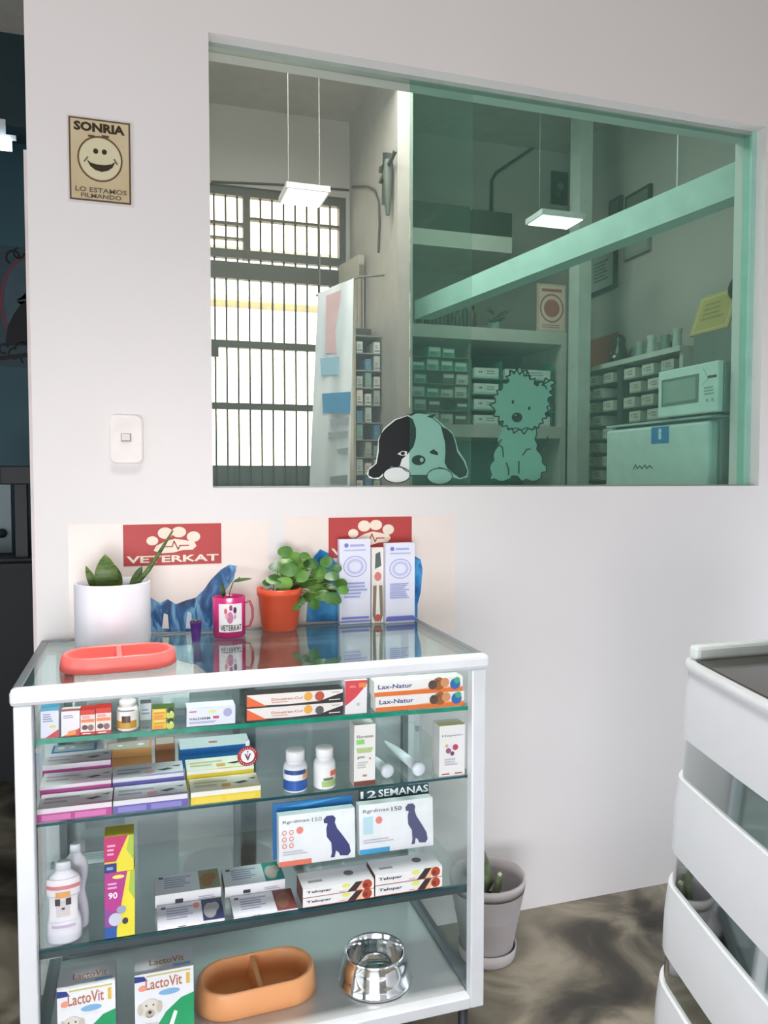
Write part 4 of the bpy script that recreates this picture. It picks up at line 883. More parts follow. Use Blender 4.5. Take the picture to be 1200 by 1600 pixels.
# ---- shelf B
def tier(cols, labs, k, x0, x1, y0, dep, n, body, band, text, group, base=27, rise=13, step=None):
    """n cartons one behind another, each a little taller than the one in front"""
    for i in range(n):
        p = place(k, (x0+x1)/2, y0); hb = .027*1.0
        Yv = p.y+i*(dep+.004); hh = hb+i*.016
        front = [('r', band, 0, 0, 1, .62 if i == 0 else .4), ('r', body, 0, .62 if i == 0 else .4, 1, 1), ('r', cols[0], .06, .08, .44, .5), ('r', cols[0], .5, .08, .92, .5)] if i == 0 else [('r', band, 0, 0, 1, 1), ('r', body, 0, .82, 1, 1)]
        top = [('lines', cols[1], .06, .25, .55, .75, 2), ('p', text, [(.62, .4), (.72, .3), (.85, .42), (.78, .5)]), ('p', text, [(.84, .62), (.93, .55), (.97, .66)]), ('p', cols[2], [(.3, .0), (1, .0), (1, .12), (.6, .1)]), ('r', cols[3], .45, .18, .58, .4)]
        mm = MB(); w_ = at(x1, y0, Y=p.y).x-at(x0, y0, Y=p.y).x
        mm.box(-w_/2, 0, 0, w_/2, dep, hh, M(body, .45)); face_draw(mm, Vector((-w_/2, 0, 0)), X_, Z_, -Y_, w_, hh, front); face_draw(mm, Vector((-w_/2, 0, hh)), X_, Y_, Z_, w_, dep, top)
        mm.flat([(w_/2+.0002, 0, 0), (w_/2+.0002, dep, 0), (w_/2+.0002, dep, hh), (w_/2+.0002, 0, hh)], M(band, .5))
        tag(mm.build('medicine_box', None, (p.x+(-.004*i), Yv, shz(k, p.x)+.0012), (0, math.atan(TILT[k]), 0)), labs[i], 'box', group)
tier(['#d676b4', '#c9b0c4', '#e0a2c8', '#f3dbe8'], ['flat pink and white carton at the front left of the second shelf', 'flat pink and white carton behind the front left one', 'flat pink carton at the back of the left row, second shelf'], 'B', 59, 176, 1290, .075, 3, '#e6dfe6', '#b84a92', '#6e5a66', 'flat cartons on the second shelf')
tier(['#8a86cc', '#b8b4cc', '#a9a2d6', '#f0a8b0'], ['flat purple and white carton at the front of the second shelf', 'flat purple and white carton behind the front purple one'], 'B', 178, 294, 1273, .075, 2, '#e4e2ea', '#6a5fae', '#4a4658', 'flat cartons on the second shelf')
tier(['#f0d850', '#cfc9a0', '#f6ea9a', '#e8a860'], ['flat yellow and white carton at the front of the second shelf', 'flat yellow and white carton behind the front yellow one'], 'B', 299, 408, 1258, .075, 2, '#f1efe4', '#ecd03c', '#3f3a34', 'flat cartons on the second shelf')
product('medicine_box', 'orange edged carton deep on the second shelf behind the purple ones', 'B', 166, 238, 1215, 1196, .06, '#e0a06a', [('r', '#f0b070', 0, .6, 1, 1)], [('r', '#c9c0b8', .05, .1, .95, .9), ('c', '#fff', .3, .5, .06), ('c', '#fff', .75, .5, .08)], Y=-.20, h=.045)
product('medicine_box', 'brown carton deep on the second shelf beside the orange edged one', 'B', 243, 274, 1212, 1190, .06, '#a5694a', [('r', '#b87a58', 0, .7, 1, 1)], [('r', '#cfc4bb', .05, .1, .95, .9)], Y=-.19, h=.045)
product('medicine_box', 'bright blue fronted flat carton behind the yellow ones', 'B', 282, 392, 1205, 1192, .08, '#2f86d4', [('r', '#1f6fc0', 0, .7, 1, 1)], [('r', '#dfe8ee', 0, .05, 1, 1), ('r', '#c06a6a', .42, .4, .54, .55)], Y=-.24, h=.045)
product('pill_tray', 'thin blue tray lying at the back left of the second shelf', 'B', 80, 150, 1200, 1192, .06, '#2a78c0', [], [('r', '#b9c4c8', .05, .2, .95, .95), ('c', '#eef4f4', .2, .6, .08), ('c', '#eef4f4', .45, .6, .07)], Y=-.14, h=.03, cat='tray')
bottle('white pill bottle with a blue label on the second shelf', 'B', 465, 36, 1247, 1170, '#e9edf2', '#f4f6f8', .26, [('#f3f5f8', -1.2, 1.2, .05, .8), ('#2a5cae', -1.1, 1.1, .08, .42), ('#e8a04a', .3, .8, .45, .7), ('#2c4c94', -.8, .5, .62, .76)], name='pill_bottle', group='pill bottles')
bottle('white pill bottle with a pale green and orange label on the second shelf', 'B', 511, 33, 1241, 1166, '#eef1f3', '#f6f8f9', .24, [('#f4f6f6', -1.2, 1.2, .05, .8), ('#a8c47a', -.3, .9, .1, .3), ('#ec6a4c', .2, .65, .45, .62), ('#6a7a5a', -.2, .4, .32, .4)], name='pill_bottle', group='pill bottles')
product('medicine_box', 'tall slim white carton with green print beside the pill bottles', 'B', 553, 586, 1236, 1133, .04, '#f2f2ef',
    [('r', '#7a4038', 0, 0, 1, .08), ('r', '#8fe07a', .1, .68, .48, .76), ('p', '#b9d08e', [(.1, .62), (.9, .62), (.8, .54), (.15, .54)]), ('t', '#7a6a66', .12, .78, .9, .83, 'Florvimin', .01), ('t', '#6a6a6e', .15, .44, .5, .49, 'gotas', .01), ('c', '#d88a6a', .75, .44, .05), ('lines', '#c9c9c6', .15, .28, .7, .4, 3), ('r', '#c28a7a', .4, .15, .6, .18)], side='#c8c8c4')
# syringe tubes
def syringe(label, pe, pt, k='B'):
    a = place(k, *pe); b = place(k, *pt); r = .011; a.z += .0165; b.z += .0165; d = (b-a); L_ = d.length; d.normalize()
    t = empty('oral_syringe', a, label, 'syringe', 'white oral syringes')
    t.rotation_mode = 'QUATERNION'; t.rotation_quaternion = d.to_track_quat('Z', 'Y')
    mm = MB(); mm.lathe([(0, .012), (r, .012), (r, L_*.55), (r*.85, L_*.68), (r*.3, L_*.94), (0, L_)], (0, 0, 0), M('#dfe8ef', .25), 20); mm.build('barrel', t)
    mm = MB(); mm.lathe([(0, -.004), (.013, -.003), (.016, 0), (.016, .010), (.013, .012), (0, .012)], (0, 0, 0), M('#e8f2fa', .2), 20); mm.build('cap', t)
syringe('long white oral syringe lying diagonally on the second shelf', (655, 1213), (600, 1167))
syringe('shorter white oral syringe just behind the slim green print carton', (606, 1216), (575, 1190))
product('medicine_box', 'white carton with red hearts at the right end of the second shelf', 'B', 686, 726, 1215, 1134, .045, '#f1f0ef',
    [('t', '#8a8896', .1, .77, .9, .82, 'Hepatin', .01), ('c', '#9a5a8a', .35, .5, .1), ('c', '#c4456a', .62, .56, .11), ('c', '#7a4a6a', .5, .44, .08), ('c', '#d9c46a', .28, .6, .06), ('r', '#b8505a', .1, .03, .4, .055), ('r', '#b8505a', .6, .03, .9, .055), ('lines', '#c4c2cc', .2, .2, .8, .35, 3)], [('r', '#efe3a0', 0, 0, 1, .6)], side='#d4d2d0')

# ---- shelf C
def shampoo(label, xc, yb, yt, wpx, k='C', dy=0, with_label=True):
    p = place(k, xc, yb); r = (at(xc+wpx/2, yb, Y=p.y+.02).x-at(xc-wpx/2, yb, Y=p.y+.02).x)/2; ov = .6
    p = Vector((p.x, p.y+r*ov+dy, p.z+.0005)); h_ = at(xc, yt, Y=p.y).z-p.z
    t = empty('shampoo_bottle', p, label, 'bottle', 'hourglass shampoo bottles')
    mm = MB(); mm.lathe([(0, 0), (r*.8, 0), (r*.96, h_*.03), (r, h_*.15), (r*.93, h_*.28), (r*.72, h_*.42), (r*.72, h_*.48), (r*.95, h_*.62), (r, h_*.72), (r*.85, h_*.82), (r*.5, h_*.88), (r*.42, h_*.9)], (0, 0, 0), M('#e3e5ee', .3), 32, 1, ov); mm.build('bottle_body', t)
    mm = MB(); mm.lathe([(0, h_*.9), (r*.45, h_*.9), (r*.42, h_*.99), (r*.38, h_), (0, h_)], (0, 0, 0), M('#dfe3ea', .35), 20, 1, ov); mm.build('cap', t)
    if with_label:
        mm = MB()
        def wrap(j, col, a0, a1, z0, z1, rr_):
            vs = []; n_ = 10
            for i in range(n_+1):
                a = -PI/2+(a0+(a1-a0)*i/n_)*PI/2
                for zz in (z0, z1): vs.append(((rr_+.001+j*.0004)*math.cos(a), (rr_+.001+j*.0004)*math.sin(a)*ov, h_*zz))
            mm.add(vs, [(2*i, 2*i+2, 2*i+3, 2*i+1) for i in range(n_)], M(col, .4), True)
        wrap(0, '#f0eef2', -.7, .7, .62, .82, r*.98); wrap(1, '#d8868a', -.7, .7, .70, .745, r); wrap(1, '#e8a868', -.25, .25, .60, .67, r)
        wrap(0, '#efedf2', -.6, .6, .30, .60, r*.92); wrap(1, '#d9d2d4', -.26, .26, .36, .56, r*.92); wrap(2, '#4a4448', -.30, -.10, .50, .585, r*.92); wrap(2, '#4a4448', .10, .3, .50, .585, r*.92); wrap(3, '#3a3438', -.05, .06, .45, .475, r*.92); wrap(1, '#c9b8d0', -.45, .45, .22, .25, r*.96)
        mm.build('label', t)
shampoo('white hourglass shampoo bottle with a dog label, front left', 100, 1492, 1345, 57)
shampoo('white hourglass shampoo bottle standing right behind the labelled one on the third shelf', 119, 1455, 1318, 40, with_label=False)
PY_ = [('p', '#b63a8e', [(0, 0), (.35, 0), (.75, 1), (0, 1)]), ('p', '#e9dc3e', [(.35, 0), (1, 0), (1, 1), (.75, 1)]), ('p', '#8f4a9a', [(0, 0), (.35, 0), (.5, .35), (0, .45)]), ('p', '#a9c44a', [(.8, .7), (1, .55), (1, 1), (.85, 1)]),
       ('t', '#ffffff', .12, .6, .42, .7, '90', .02), ('c', '#f0e27a', .45, .93, .2, .03), ('r', '#2a5aa8', 0, 0, .4, .17), ('c', '#c6c9d8', .35, .28, .22, .1), ('c', '#9aa3c0', .55, .42, .16, .06), ('c', '#3a3a44', .68, .24, .1, .05), ('lines', '#e9a8d0', .1, .74, .45, .86, 2)]
o, h2, p2 = product('medicine_box', 'tall pink and yellow puppy carton with the number 90, lower one', 'C', 164, 211, 1480, 1363, .05, '#d9cf40', PY_, side='#c9b8d0', group='pink and yellow cartons')
product('medicine_box', 'short pink and yellow carton stacked on the tall one', 'C', 163, 209, 1362, 1307, .05, '#d9cf40', [('p', '#c2306e', [(0, .3), (.4, .3), (.85, 1), (0, 1)]), ('p', '#e8d93c', [(.3, 0), (1, 0), (1, 1), (.8, 1), (.4, .3)]), ('r', '#2b3a78', 0, 0, .42, .25), ('p', '#a9c44a', [(.75, .6), (1, .3), (1, 1), (.85, 1)]), ('lines', '#f0a8c8', .1, .45, .4, .8, 3), ('r', '#8a9ad0', .08, .08, .3, .16)], group='pink and yellow cartons', z=p2.z+h2+.0006, Y=p2.y, side='#cbb')
def pet_carton(label, x0, x1, yb, yt, k, photo, bg, z=None, Y=None, h=None, dep=.09, lean=0, stick=True):
    fr = [('r', '#f4f5f8', 0, 0, 1, 1), ('r', '#3f3f46', .3, .18, .42, .5), ('lines', '#b0b2bc', .65, .2, .95, .5, 2)]
    tp = [('r', '#e8eaf4', 0, 0, 1, 1), ('lines', '#a9accc', .14, .25, .6, .85, 5), ('r', bg, .68, 0, 1, 1), ('c', photo, .8, .45, .1, .36), ('c', photo, .88, .6, .07, .22), ('r', '#6a6a76', .06, .78, .13, .9)]
    if stick: tp.append(('c', '#ee8a80', .6, .78, .05, .14))
    return product('tablet_carton', label, k, x0, x1, yb, yt, dep, '#eef0f4', fr, tp, group='flat tablet cartons with pet photos', z=z, Y=Y, h=h, side='#b08a78')
o, h3, p3 = pet_carton('flat white carton with a grey kitten photo, front of third shelf', 247, 352, 1466, 1443, 'C', '#a9a9ac', '#2f3460', dep=.085)
pet_carton('flat white tablet carton with a brown cat photo, stacked behind the kitten one', 243, 346, 1425, 1400, 'C', '#b07a4a', '#9aa07a', Y=p3.y+.09, h=h3+.022, dep=.085, stick=False)
o, h4, p4 = pet_carton('flat white carton with a brown dog photo, front of third shelf', 366, 466, 1450, 1427, 'C', '#8a5a48', '#7a3a3a', dep=.085, stick=False)
pet_carton('flat white tablet carton with a teal edge, behind the brown dog one', 352, 446, 1412, 1388, 'C', '#c9b8b0', '#2f9a92', Y=p4.y+.09, h=h4+.022, dep=.085, stick=False)
TL = [('r', '#a03a3c', 0, 0, 1, .06), ('t', '#3a3c48', .05, .38, .4, .72, 'Telopar', .03), ('p', '#3c2c2c', [(.62, .06), (.74, .06), (.84, 1), (.74, 1)]), ('p', '#f0c0a0', [(.74, .06), (1, .06), (1, 1), (.84, 1)]), ('p', '#f7efe8', [(.82, .06), (1, .06), (1, 1), (.9, 1)]), ('c', '#b2452e', .9, .55, .07), ('c', '#7a3426', .88, .5, .03), ('c', '#dfe86a', .6, .75, .06, .2), ('r', '#d88a80', .5, .16, .58, .22)]
for (x0, x1, yb, yt, side_) in ((474, 585, 1428, 1397, 'left'), (587, 691, 1408, 1378, 'right')):
    o, hh, pp = product('medicine_box', f'white and brown dewormer carton, bottom of the {side_} stack', 'C', x0, x1, yb, yt, .07, '#eeeeef', TL, [('r', '#d4d6da', 0, 0, 1, 1), ('c', '#6a6a70', .3, .5, .05), ('c', '#5a5a60', .7, .6, .07)], group='stacked dewormer cartons', side='#6a4040')
    product('medicine_box', f'white and brown dewormer carton, top of the {side_} stack', 'C', x0, x1, yb-30, yt-30, .07, '#eeeeef', TL, [('r', '#d4d6da', 0, 0, 1, 1), ('r', '#8a8c92', .1, .3, .3, .45), ('c', '#5a5a60', .7, .6, .07)], group='stacked dewormer cartons', z=pp.z+hh+.0006, Y=pp.y, h=hh, side='#6a4040')
    if side_ == 'left': YT1, zt1 = pp.y, pp.z+2*hh+.0012
    else: YT2, zt2 = pp.y, pp.z+2*hh+.0012
# leaning tablet cartons behind the stacks
def dogshape(c, dx, dy, sx, sy):
    pts = [(0, .92), (.12, 1), (.35, 1), (.45, .93), (.42, .82), (.5, .68), (.75, .45), (.95, .25), (1, .08), (.9, .0), (.6, .02), (.55, .1), (.45, .15), (.4, .0), (.25, .0), (.3, .12), (.28, .35), (.12, .5), (.1, .7), (.15, .82), (.02, .84)]
    return ('p', c, [(dx+x*sx, dy+y*sy) for x, y in pts])
def standing(name, label, x0, x1, yb, yt, Y, zb, front, dep=.03, body='#f2f3f6', lean=.12, cat='box', group=None, rz=0):
    p = Vector((at((x0+x1)/2, yb, Y=Y).x, Y, zb)); w_ = at(x1, yb, Y=Y).x-at(x0, yb, Y=Y).x; h_ = at((x0+x1)/2, yt, Y=Y).z-zb
    mm = MB(); mm.box(-w_/2, 0, 0, w_/2, dep, h_, M(body, .45)); face_draw(mm, Vector((-w_/2, 0, 0)), X_, Z_, -Y_, w_, h_, front)
    return tag(mm.build(name, None, p+Vector((0, 0, .005)), (-lean, .0155, rz)), label, cat, group)
rk1 = empty('product_riser', (at(555, 1390, Y=YT1+.10).x, YT1+.12, shz('C', .45)), 'clear acrylic riser behind the dewormer stacks', 'riser')
for dxx in (-.13, .13):
    mm = MB(); mm.box(dxx-.003, -.03, .004, dxx+.003, .045, zt1-shz('C', .45), SHELFG); mm.build('leg', rk1)
mm = MB(); mm.box(-.15, -.03, zt1-shz('C', .45), .15, .045, zt1-shz('C', .45)+.004, SHELFG); mm.build('riser_top', rk1)
zR = zt1+.004
pA = at(495, 1352, Z=zR)
standing('blue_folder', 'deep blue folder standing behind the left tablet carton', 428, 553, 1352, 1256, YT1+.135, zR, [('p', '#3f9ad4', [(.1, .93), (.4, .96), (.9, 1), (.4, .9)])], .006, '#1268a8', cat='folder', lean=.1)
standing('tablet_carton', 'white carton with seated dark blue dog and red rings, leaning left', 437, 556, 1352, 1275, YT1+.095, zR,
    [('t', '#6a6c7c', .05, .82, .4, .90, 'Rgrdmax', .01), ('t', '#8a8c9a', .43, .82, .56, .9, '150', .01), ('r', '#ee7a62', 0, 0, .42, .1), dogshape('#3b3f78', .58, .06, .36, .84), ('c', '#ee8a80', .27, .68, .045), ('lines', '#c6c8d4', .05, .2, .4, .3, 2)]+[('o', '#e89088', .07+.09*(i % 2), .66-.13*(i//2), .03, .05, .35) for i in range(6)], group='leaning tablet cartons', lean=.1)
standing('tablet_carton', 'white carton with seated grey dog and pale blue strip, leaning right', 563, 678, 1335, 1258, YT1+.095, zR,
    [('t', '#6a6c7c', .05, .81, .4, .9, 'Rgrdmax', .01), ('t', '#55576a', .43, .81, .57, .9, '150', .015), ('r', '#4aa8dc', 0, 0, .4, .1), ('r', '#bfe0ee', .05, .4, .18, .75), dogshape('#56587c', .62, .08, .3, .84), ('c', '#ee8a80', .26, .66, .045), ('lines', '#c6c8d4', .05, .2, .5, .3, 2)], group='leaning tablet cartons', lean=.1)
standing('weeks_card', 'dark card lettered 12 SEMANAS standing behind the right tablet carton', 563, 672, 1335, 1236, YT1+.137, zR, [('t', '#e8ecec', .02, .85, .24, .985, '12', .02), ('t', '#e8ecec', .27, .85, .99, .985, 'SEMANAS', .02)], .006, '#24424a', cat='card', lean=.1)
product('folded_leaflet', 'folded white leaflet lying at the back left of the third shelf', 'C', 118, 190, 1310, 1300, .05, '#e9eff2', [], [('lines', '#b9c4cc', .1, .2, .9, .8, 3)], Y=-.12, h=.006, cat='leaflet')
# round sticker on the inner shelf: hangs on the front edge of shelf A
c = at(387, 1181, Y=CYF+.026); rS = .0175*1.25
mm = MB(); mm.lathe([(0, 0), (rS, 0), (rS, .0012), (0, .0012)], (0, 0, 0), M('#b0383e', .4), 32, mtx=Matrix.Rotation(PI/2, 4, 'X'))
rS *= 1.0
face_draw(mm, Vector((-rS, -.0012, -rS)), X_, Z_, -Y_, 2*rS, 2*rS, [('c', '#f4f1f3', .5, .5, .33), ('p', '#5b4650', [(.34, .62), (.42, .62), (.5, .42), (.58, .62), (.66, .62), (.52, .28), (.48, .28)]), ('r', '#8a4a52', .485, .3, .515, .74), ('c', '#6a4a52', .5, .74, .035)]
    +[('r', '#e9c6c8', .5+.41*math.cos(a)-.02, .5+.41*math.sin(a)-.03, .5+.41*math.cos(a)+.02, .5+.41*math.sin(a)+.03) for a in [PI*(.15+.7*i/8) for i in range(9)]+[PI*(1.15+.7*i/8) for i in range(9)]])
mm.box(-.004, 0, rS-.002, .004, .003, rS+.012, M('#dfe8e6', .2))
tag(mm.build('round_badge', None, c), 'round red and white medical badge hanging below the top shelf edge', 'badge')

# ---- base tray
def capsule_ring(L_, W_, n=40):
    """stadium outline of half length L_, half width W_"""
    pts = []
    r = W_; s = L_-W_
    for i in range(n):
        a = 2*PI*i/n; x = r*math.cos(a); y = r*math.sin(a); pts.append((x+(s if x > 0 else -s if x < 0 else 0), y))
    return pts
def double_bowl(label, centre, L_, W_, h_, col, rz=0, group='two-part plastic pet bowls'):
    mat = M(col, .35, var=.02); mm = MB(); out = [(1.0, 0), (1.0, .1), (.97, .45), (.93, .93), (.90, 1.0)]
    rings = []
    def R(s, z, dL=0): return [(x, y, z) for x, y in capsule_ring(L_*s if not dL else L_-dL, W_*s if not dL else W_-dL)]
    rings = [R(.96, 0), R(1, h_*.08), R(.985, h_*.5), R(.955, h_*.93), R(.93, h_), R(.89, h_), R(.86, h_*.9), R(.83, h_*.4), R(.78, h_*.22)]
    mm.loft(rings, mat, True, True, True)
    # middle divider
    t = empty('pet_bowl', centre, label, 'pet bowl', group, (0, 0, rz)); mm.build('bowl_body', t)
    dv = MB(); wi = W_*.86; dv.add([(-.013, -wi, h_*.2), (.013, -wi, h_*.2), (.013, wi, h_*.2), (-.013, wi, h_*.2), (-.005, -wi, h_*.93), (.005, -wi, h_*.93), (.005, wi, h_*.93), (-.005, wi, h_*.93)], [(4, 5, 6, 7), (0, 1, 5, 4), (1, 2, 6, 5), (2, 3, 7, 6), (3, 0, 4, 7)], mat)
    dv.build('divider', t); return t
c = place('D', 402, 1583); cc_ = at(402, 1540, Z=TRAY+.03)
a = at(308, 1540, Z=TRAY+.03).x; b = at(496, 1520, Z=TRAY+.03).x
double_bowl('orange two-part pet bowl on the steel base tray of the display case', (cc_.x, at(402, 1587, Z=TRAY).y+.072, TRAY+.0005), (b-a)/2*1.02, .074, .062, '#f6ad74', math.radians(2))
cs = at(586, 1520, Z=TRAY+.015)
t = empty('steel_bowl', (cs.x, cs.y, TRAY+.0005), 'shiny stainless steel pet bowl on the base tray beside the orange one', 'pet bowl')
r0 = (at(642, 1520, Y=cs.y).x-at(530, 1520, Y=cs.y).x)/2; hh = at(586, 1483, Y=cs.y).z-TRAY
mm = MB(); mm.lathe([(r0*.9, .003), (r0*.97, 0), (r0, .004), (r0*.97, .008), (r0*.93, hh*.35), (r0*.86, hh*.7), (r0*.80, hh*.90), (r0*.81, hh*.98), (r0*.78, hh), (r0*.75, hh*.96), (r0*.71, hh*.6), (r0*.64, hh*.2), (r0*.5, hh*.1), (0, hh*.08)], (0, 0, 0), CHROME, 48); mm.build('bowl_body', t)
LV = [('p', '#2e3f8a', [(0, .91), (.22, .91), (.16, .97), (0, .985)]), ('r', '#c9c46a', .2, .955, .95, .972), ('t', '#b8705a', .18, .80, .8, .93, 'LactoVit', .015), ('p', '#1f9a62', [(.32, .2), (.35, 0), (1, 0), (1, .68), (.78, .64), (.52, .5), (.38, .36)]), ('p', '#e8f2ea', [(.46, .12), (.54, .1), (.72, .48), (.66, .5)]),
      ('r', '#2aa8a0', .62, .1, 1, .28), ('c', '#7fb4dc', .58, .74, .18, .035), ('c', '#ee9a86', .13, .83, .07, .035), ('r', '#e0b84a', .87, .8, .93, .93),
      ('p', '#d8d2c8', [(.08, .0), (.42, 0), (.38, .4), (.12, .4)]), ('c', '#ddd7cd', .25, .58, .17), ('c', '#c9c1b4', .09, .58, .05, .07), ('c', '#c9c1b4', .41, .58, .05, .07), ('c', '#bcb4a8', .25, .52, .08), ('c', '#3a3634', .25, .535, .03), ('c', '#3a3634', .19, .62, .016), ('c', '#3a3634', .31, .62, .016), ('l', '#6a625c', [(.2, .49), (.25, .475), (.3, .49)], .01)]
for (x0, x1, yb, yt, lab) in ((91, 182, 1638, 1540, 'left milk replacer carton with a puppy on the steel base tray'), (212, 304, 1618, 1517, 'right milk replacer carton with a puppy next to the orange bowl')):
    product('milk_replacer_carton', lab, 'D', x0, x1, yb, yt, .07, '#eceef2', LV, [('r', '#d3d7de', 0, 0, 1, 1), ('t', '#b8705a', .25, .35, .85, .65, 'LactoVit', .01), ('r', '#8fb8dc', .65, .1, .95, .25)], side='#b9c2cc', group='milk replacer cartons', Y=CYF+.034+(0 if x0 < 200 else .012))

# ================================================================== ON TOP OF THE CASE
TZ = CT-.0024
def leafblade(mb, base, tip, width, mat, bend=.0, twist=0, n=8):
    base, tip = Vector(base), Vector(tip); d = tip-base; s = d.cross(Vector((0, 1, 0)))
    if s.length < 1e-5: s = Vector((1, 0, 0))
    s.normalize(); s = Matrix.Rotation(twist, 3, d.normalized()) @ s; nn = d.normalized().cross(s); A = []; B = []; C = []
    for i in range(n+1):
        u = i/n; w_ = width*(math.sin(PI*min(1, .18+.82*u))**.8)*(1 if u < .97 else .3)+.0006; c = base+d*u+nn*bend*math.sin(PI*u)
        A.append(c-s*w_/2); B.append(c+nn*width*.12); C.append(c+s*w_/2)
    vs = A+B+C; k = n+1
    for off in (0, .0012):
        v2 = [v-nn*off for v in vs]
        fs = [(i, k+i, k+i+1, i+1) for i in range(n)]+[(k+i, 2*k+i, 2*k+i+1, k+i+1) for i in range(n)]
        mb.add(v2, fs if off == 0 else [f[::-1] for f in fs], mat, True)
SNAKE = ramp_mat('snake_leaf', [(.35, '#33461f'), (.5, '#5a7330'), (.62, '#46602a')], 30, .4, 3, 0, stretch=(.5, .5, 3))
# white planter
c = at(178, 1004, Z=TZ); r_ = (at(237, 955, Y=c.y).x-at(119, 955, Y=c.y).x)/2; hp = at(178, 906, Y=c.y).z-TZ
t = empty('white_planter', (c.x, min(c.y+.005, CYB-.02-r_*.0-.0), TZ), 'large white cylindrical planter with snake plant leaves on the left of the case', 'plant pot')
t.location.y = min(-.03-r_, c.y+r_)
mm = MB(); mm.lathe([(r_*.93, 0), (r_*.97, .004), (r_, .02), (r_, hp-.003), (r_*.985, hp), (r_*.94, hp), (r_*.93, hp-.02)], (0, 0, 0), M('#e2e1e9', .4, var=.01), 48); mm.build('pot', t)
mm = MB(); mm.lathe([(0, hp-.02), (r_*.93, hp-.02)], (0, 0, 0), M('#3b322a', .9, bump=.5, scale=60), 32); mm.build('soil', t)
mm = MB(); Yp = t.location.y
def rel(px, py, dy=0): return at(px, py, Y=Yp+dy)-t.location
leafblade(mm, rel(168, 925), rel(164, 866), .055, SNAKE, .004); leafblade(mm, rel(152, 925, .01), rel(134, 884, .01), .02, SNAKE, .008); leafblade(mm, rel(182, 922, .012), rel(176, 880, .012), .035, SNAKE)
leafblade(mm, rel(205, 922, .01), rel(222, 884, .01), .022, SNAKE, -.006)
mm.tube([rel(214, 912, .005), rel(232, 890, .005), rel(250, 862, .005), rel(270, 829, .005)], .004, SNAKE, 8, [.006, .006, .0045, .0022])
mm.build('snake_leaves', t)
# coral double bowl
a = at(89, 1040, Z=TZ+.02); b = at(277, 1025, Z=TZ+.02)
double_bowl('coral two-part pet bowl in front of the white planter', ((a.x+b.x)/2, at(183, 1050, Z=TZ).y+.055, TZ+.0005), (b.x-a.x)/2, .068, .034, '#ff706a', math.radians(3))
# tiny purple pot
c = at(307, 1003, Z=TZ); t = empty('purple_pot', (c.x, c.y+.012, TZ), 'tiny purple plant pot between the white planter and the pink mug', 'plant pot'); hp = at(307, 972, Y=c.y).z-TZ
mm = MB(); mm.lathe([(.0105, 0), (.0145, hp*.93), (.0155, hp*.93), (.0155, hp), (.0135, hp), (.013, hp*.85)], (0, 0, 0), M('#5b2a86', .4), 24); mm.build('pot', t)
mm = MB(); mm.lathe([(0, hp*.86), (.013, hp*.86)], (0, 0, 0), M('#4a3b2c', .9), 16); mm.build('soil', t)
mm = MB()
for k in range(6): a_ = k*1.05; leafblade(mm, (0, 0, hp*.86), (.012*math.cos(a_), .012*math.sin(a_), hp*1.08), .006, M('#6d7a45', .5))
mm.build('sprout', t)
# pink mug
c = at(361, 998, Z=TZ); r_ = (at(386, 960, Y=c.y).x-at(334, 960, Y=c.y).x)/2; hp = at(361, 935, Y=c.y).z-TZ
t = empty('pink_mug', (c.x, c.y+r_, TZ), 'pink mug with a white paw print panel holding a small plant', 'mug')
PK = M('#c22a72', .25); 
mm = MB(); mm.lathe([(r_*.9, 0), (r_, .004), (r_, hp), (r_*.93, hp), (r_*.92, hp*.8)], (0, 0, 0), PK, 36); mm.build('mug_body', t)
mm = MB(); hx = r_; mm.tube([(hx-.002, 0, hp*.82), (hx+.012, 0, hp*.85), (hx+.019, 0, hp*.66), (hx+.019, 0, hp*.42), (hx+.011, 0, hp*.22), (hx-.002, 0, hp*.2)], .0035, M('#b04a58', .3), 8); mm.build('handle', t)
mm = MB(); mm.lathe([(0, hp*.82), (r_*.92, hp*.82)], (0, 0, 0), M('#4a3b2c', .9), 20); mm.build('soil', t)
mm = MB()
def onmug(mb, col, pts, j, n=1):
    mb.flat([((r_+.0006+.0003*j)*math.cos(-PI/2+a), (r_+.0006+.0003*j)*math.sin(-PI/2+a), z) for a, z in pts], M(col, .4))
for i in range(10):
    a0 = -.75+1.5*i/10; a1 = a0+.15; onmug(mm, '#f4edf1', [(a0, hp*.16), (a1, hp*.16), (a1, hp*.86), (a0, hp*.86)], 0)
for (aa, zz, rr, cl) in [(-.3, .68, .1, '#d8606a'), (0, .76, .1, '#9a3a6a'), (.25, .7, .11, '#5b2a5a'), (-.05, .52, .2, '#c6709a'), (.25, .54, .08, '#e0a0c0'), (-.25, .55, .09, '#e4a8b8')]:
    onmug(mm, cl, [(aa+rr*math.cos(2*PI*i/10), hp*(zz+rr*.75*math.sin(2*PI*i/10))) for i in range(10)], 2)
vs, fs = text_geo('VETERKAT', .02)
mm.add([((r_+.002)*math.cos(-PI/2-.62+1.3*u), (r_+.002)*math.sin(-PI/2-.62+1.3*u), hp*(.2+.14*v)) for u, v in vs], fs, M('#3a2a34', .5))
mm.build('print_panel', t)
mm = MB(); Yp = t.location.y; LG = M('#4b6b34', .45)
mm.tube([rel(356, 946), rel(359, 925), rel(364, 910), rel(375, 902)], .0015, LG, 6); leafblade(mm, rel(366, 908), rel(394, 904), .008, LG, -.006); leafblade(mm, rel(350, 932), rel(345, 909), .012, M('#2f4a26', .45), .003); mm.tube([rel(352, 946), rel(348, 930)], .0014, LG, 6)
mm.build('sprig', t)
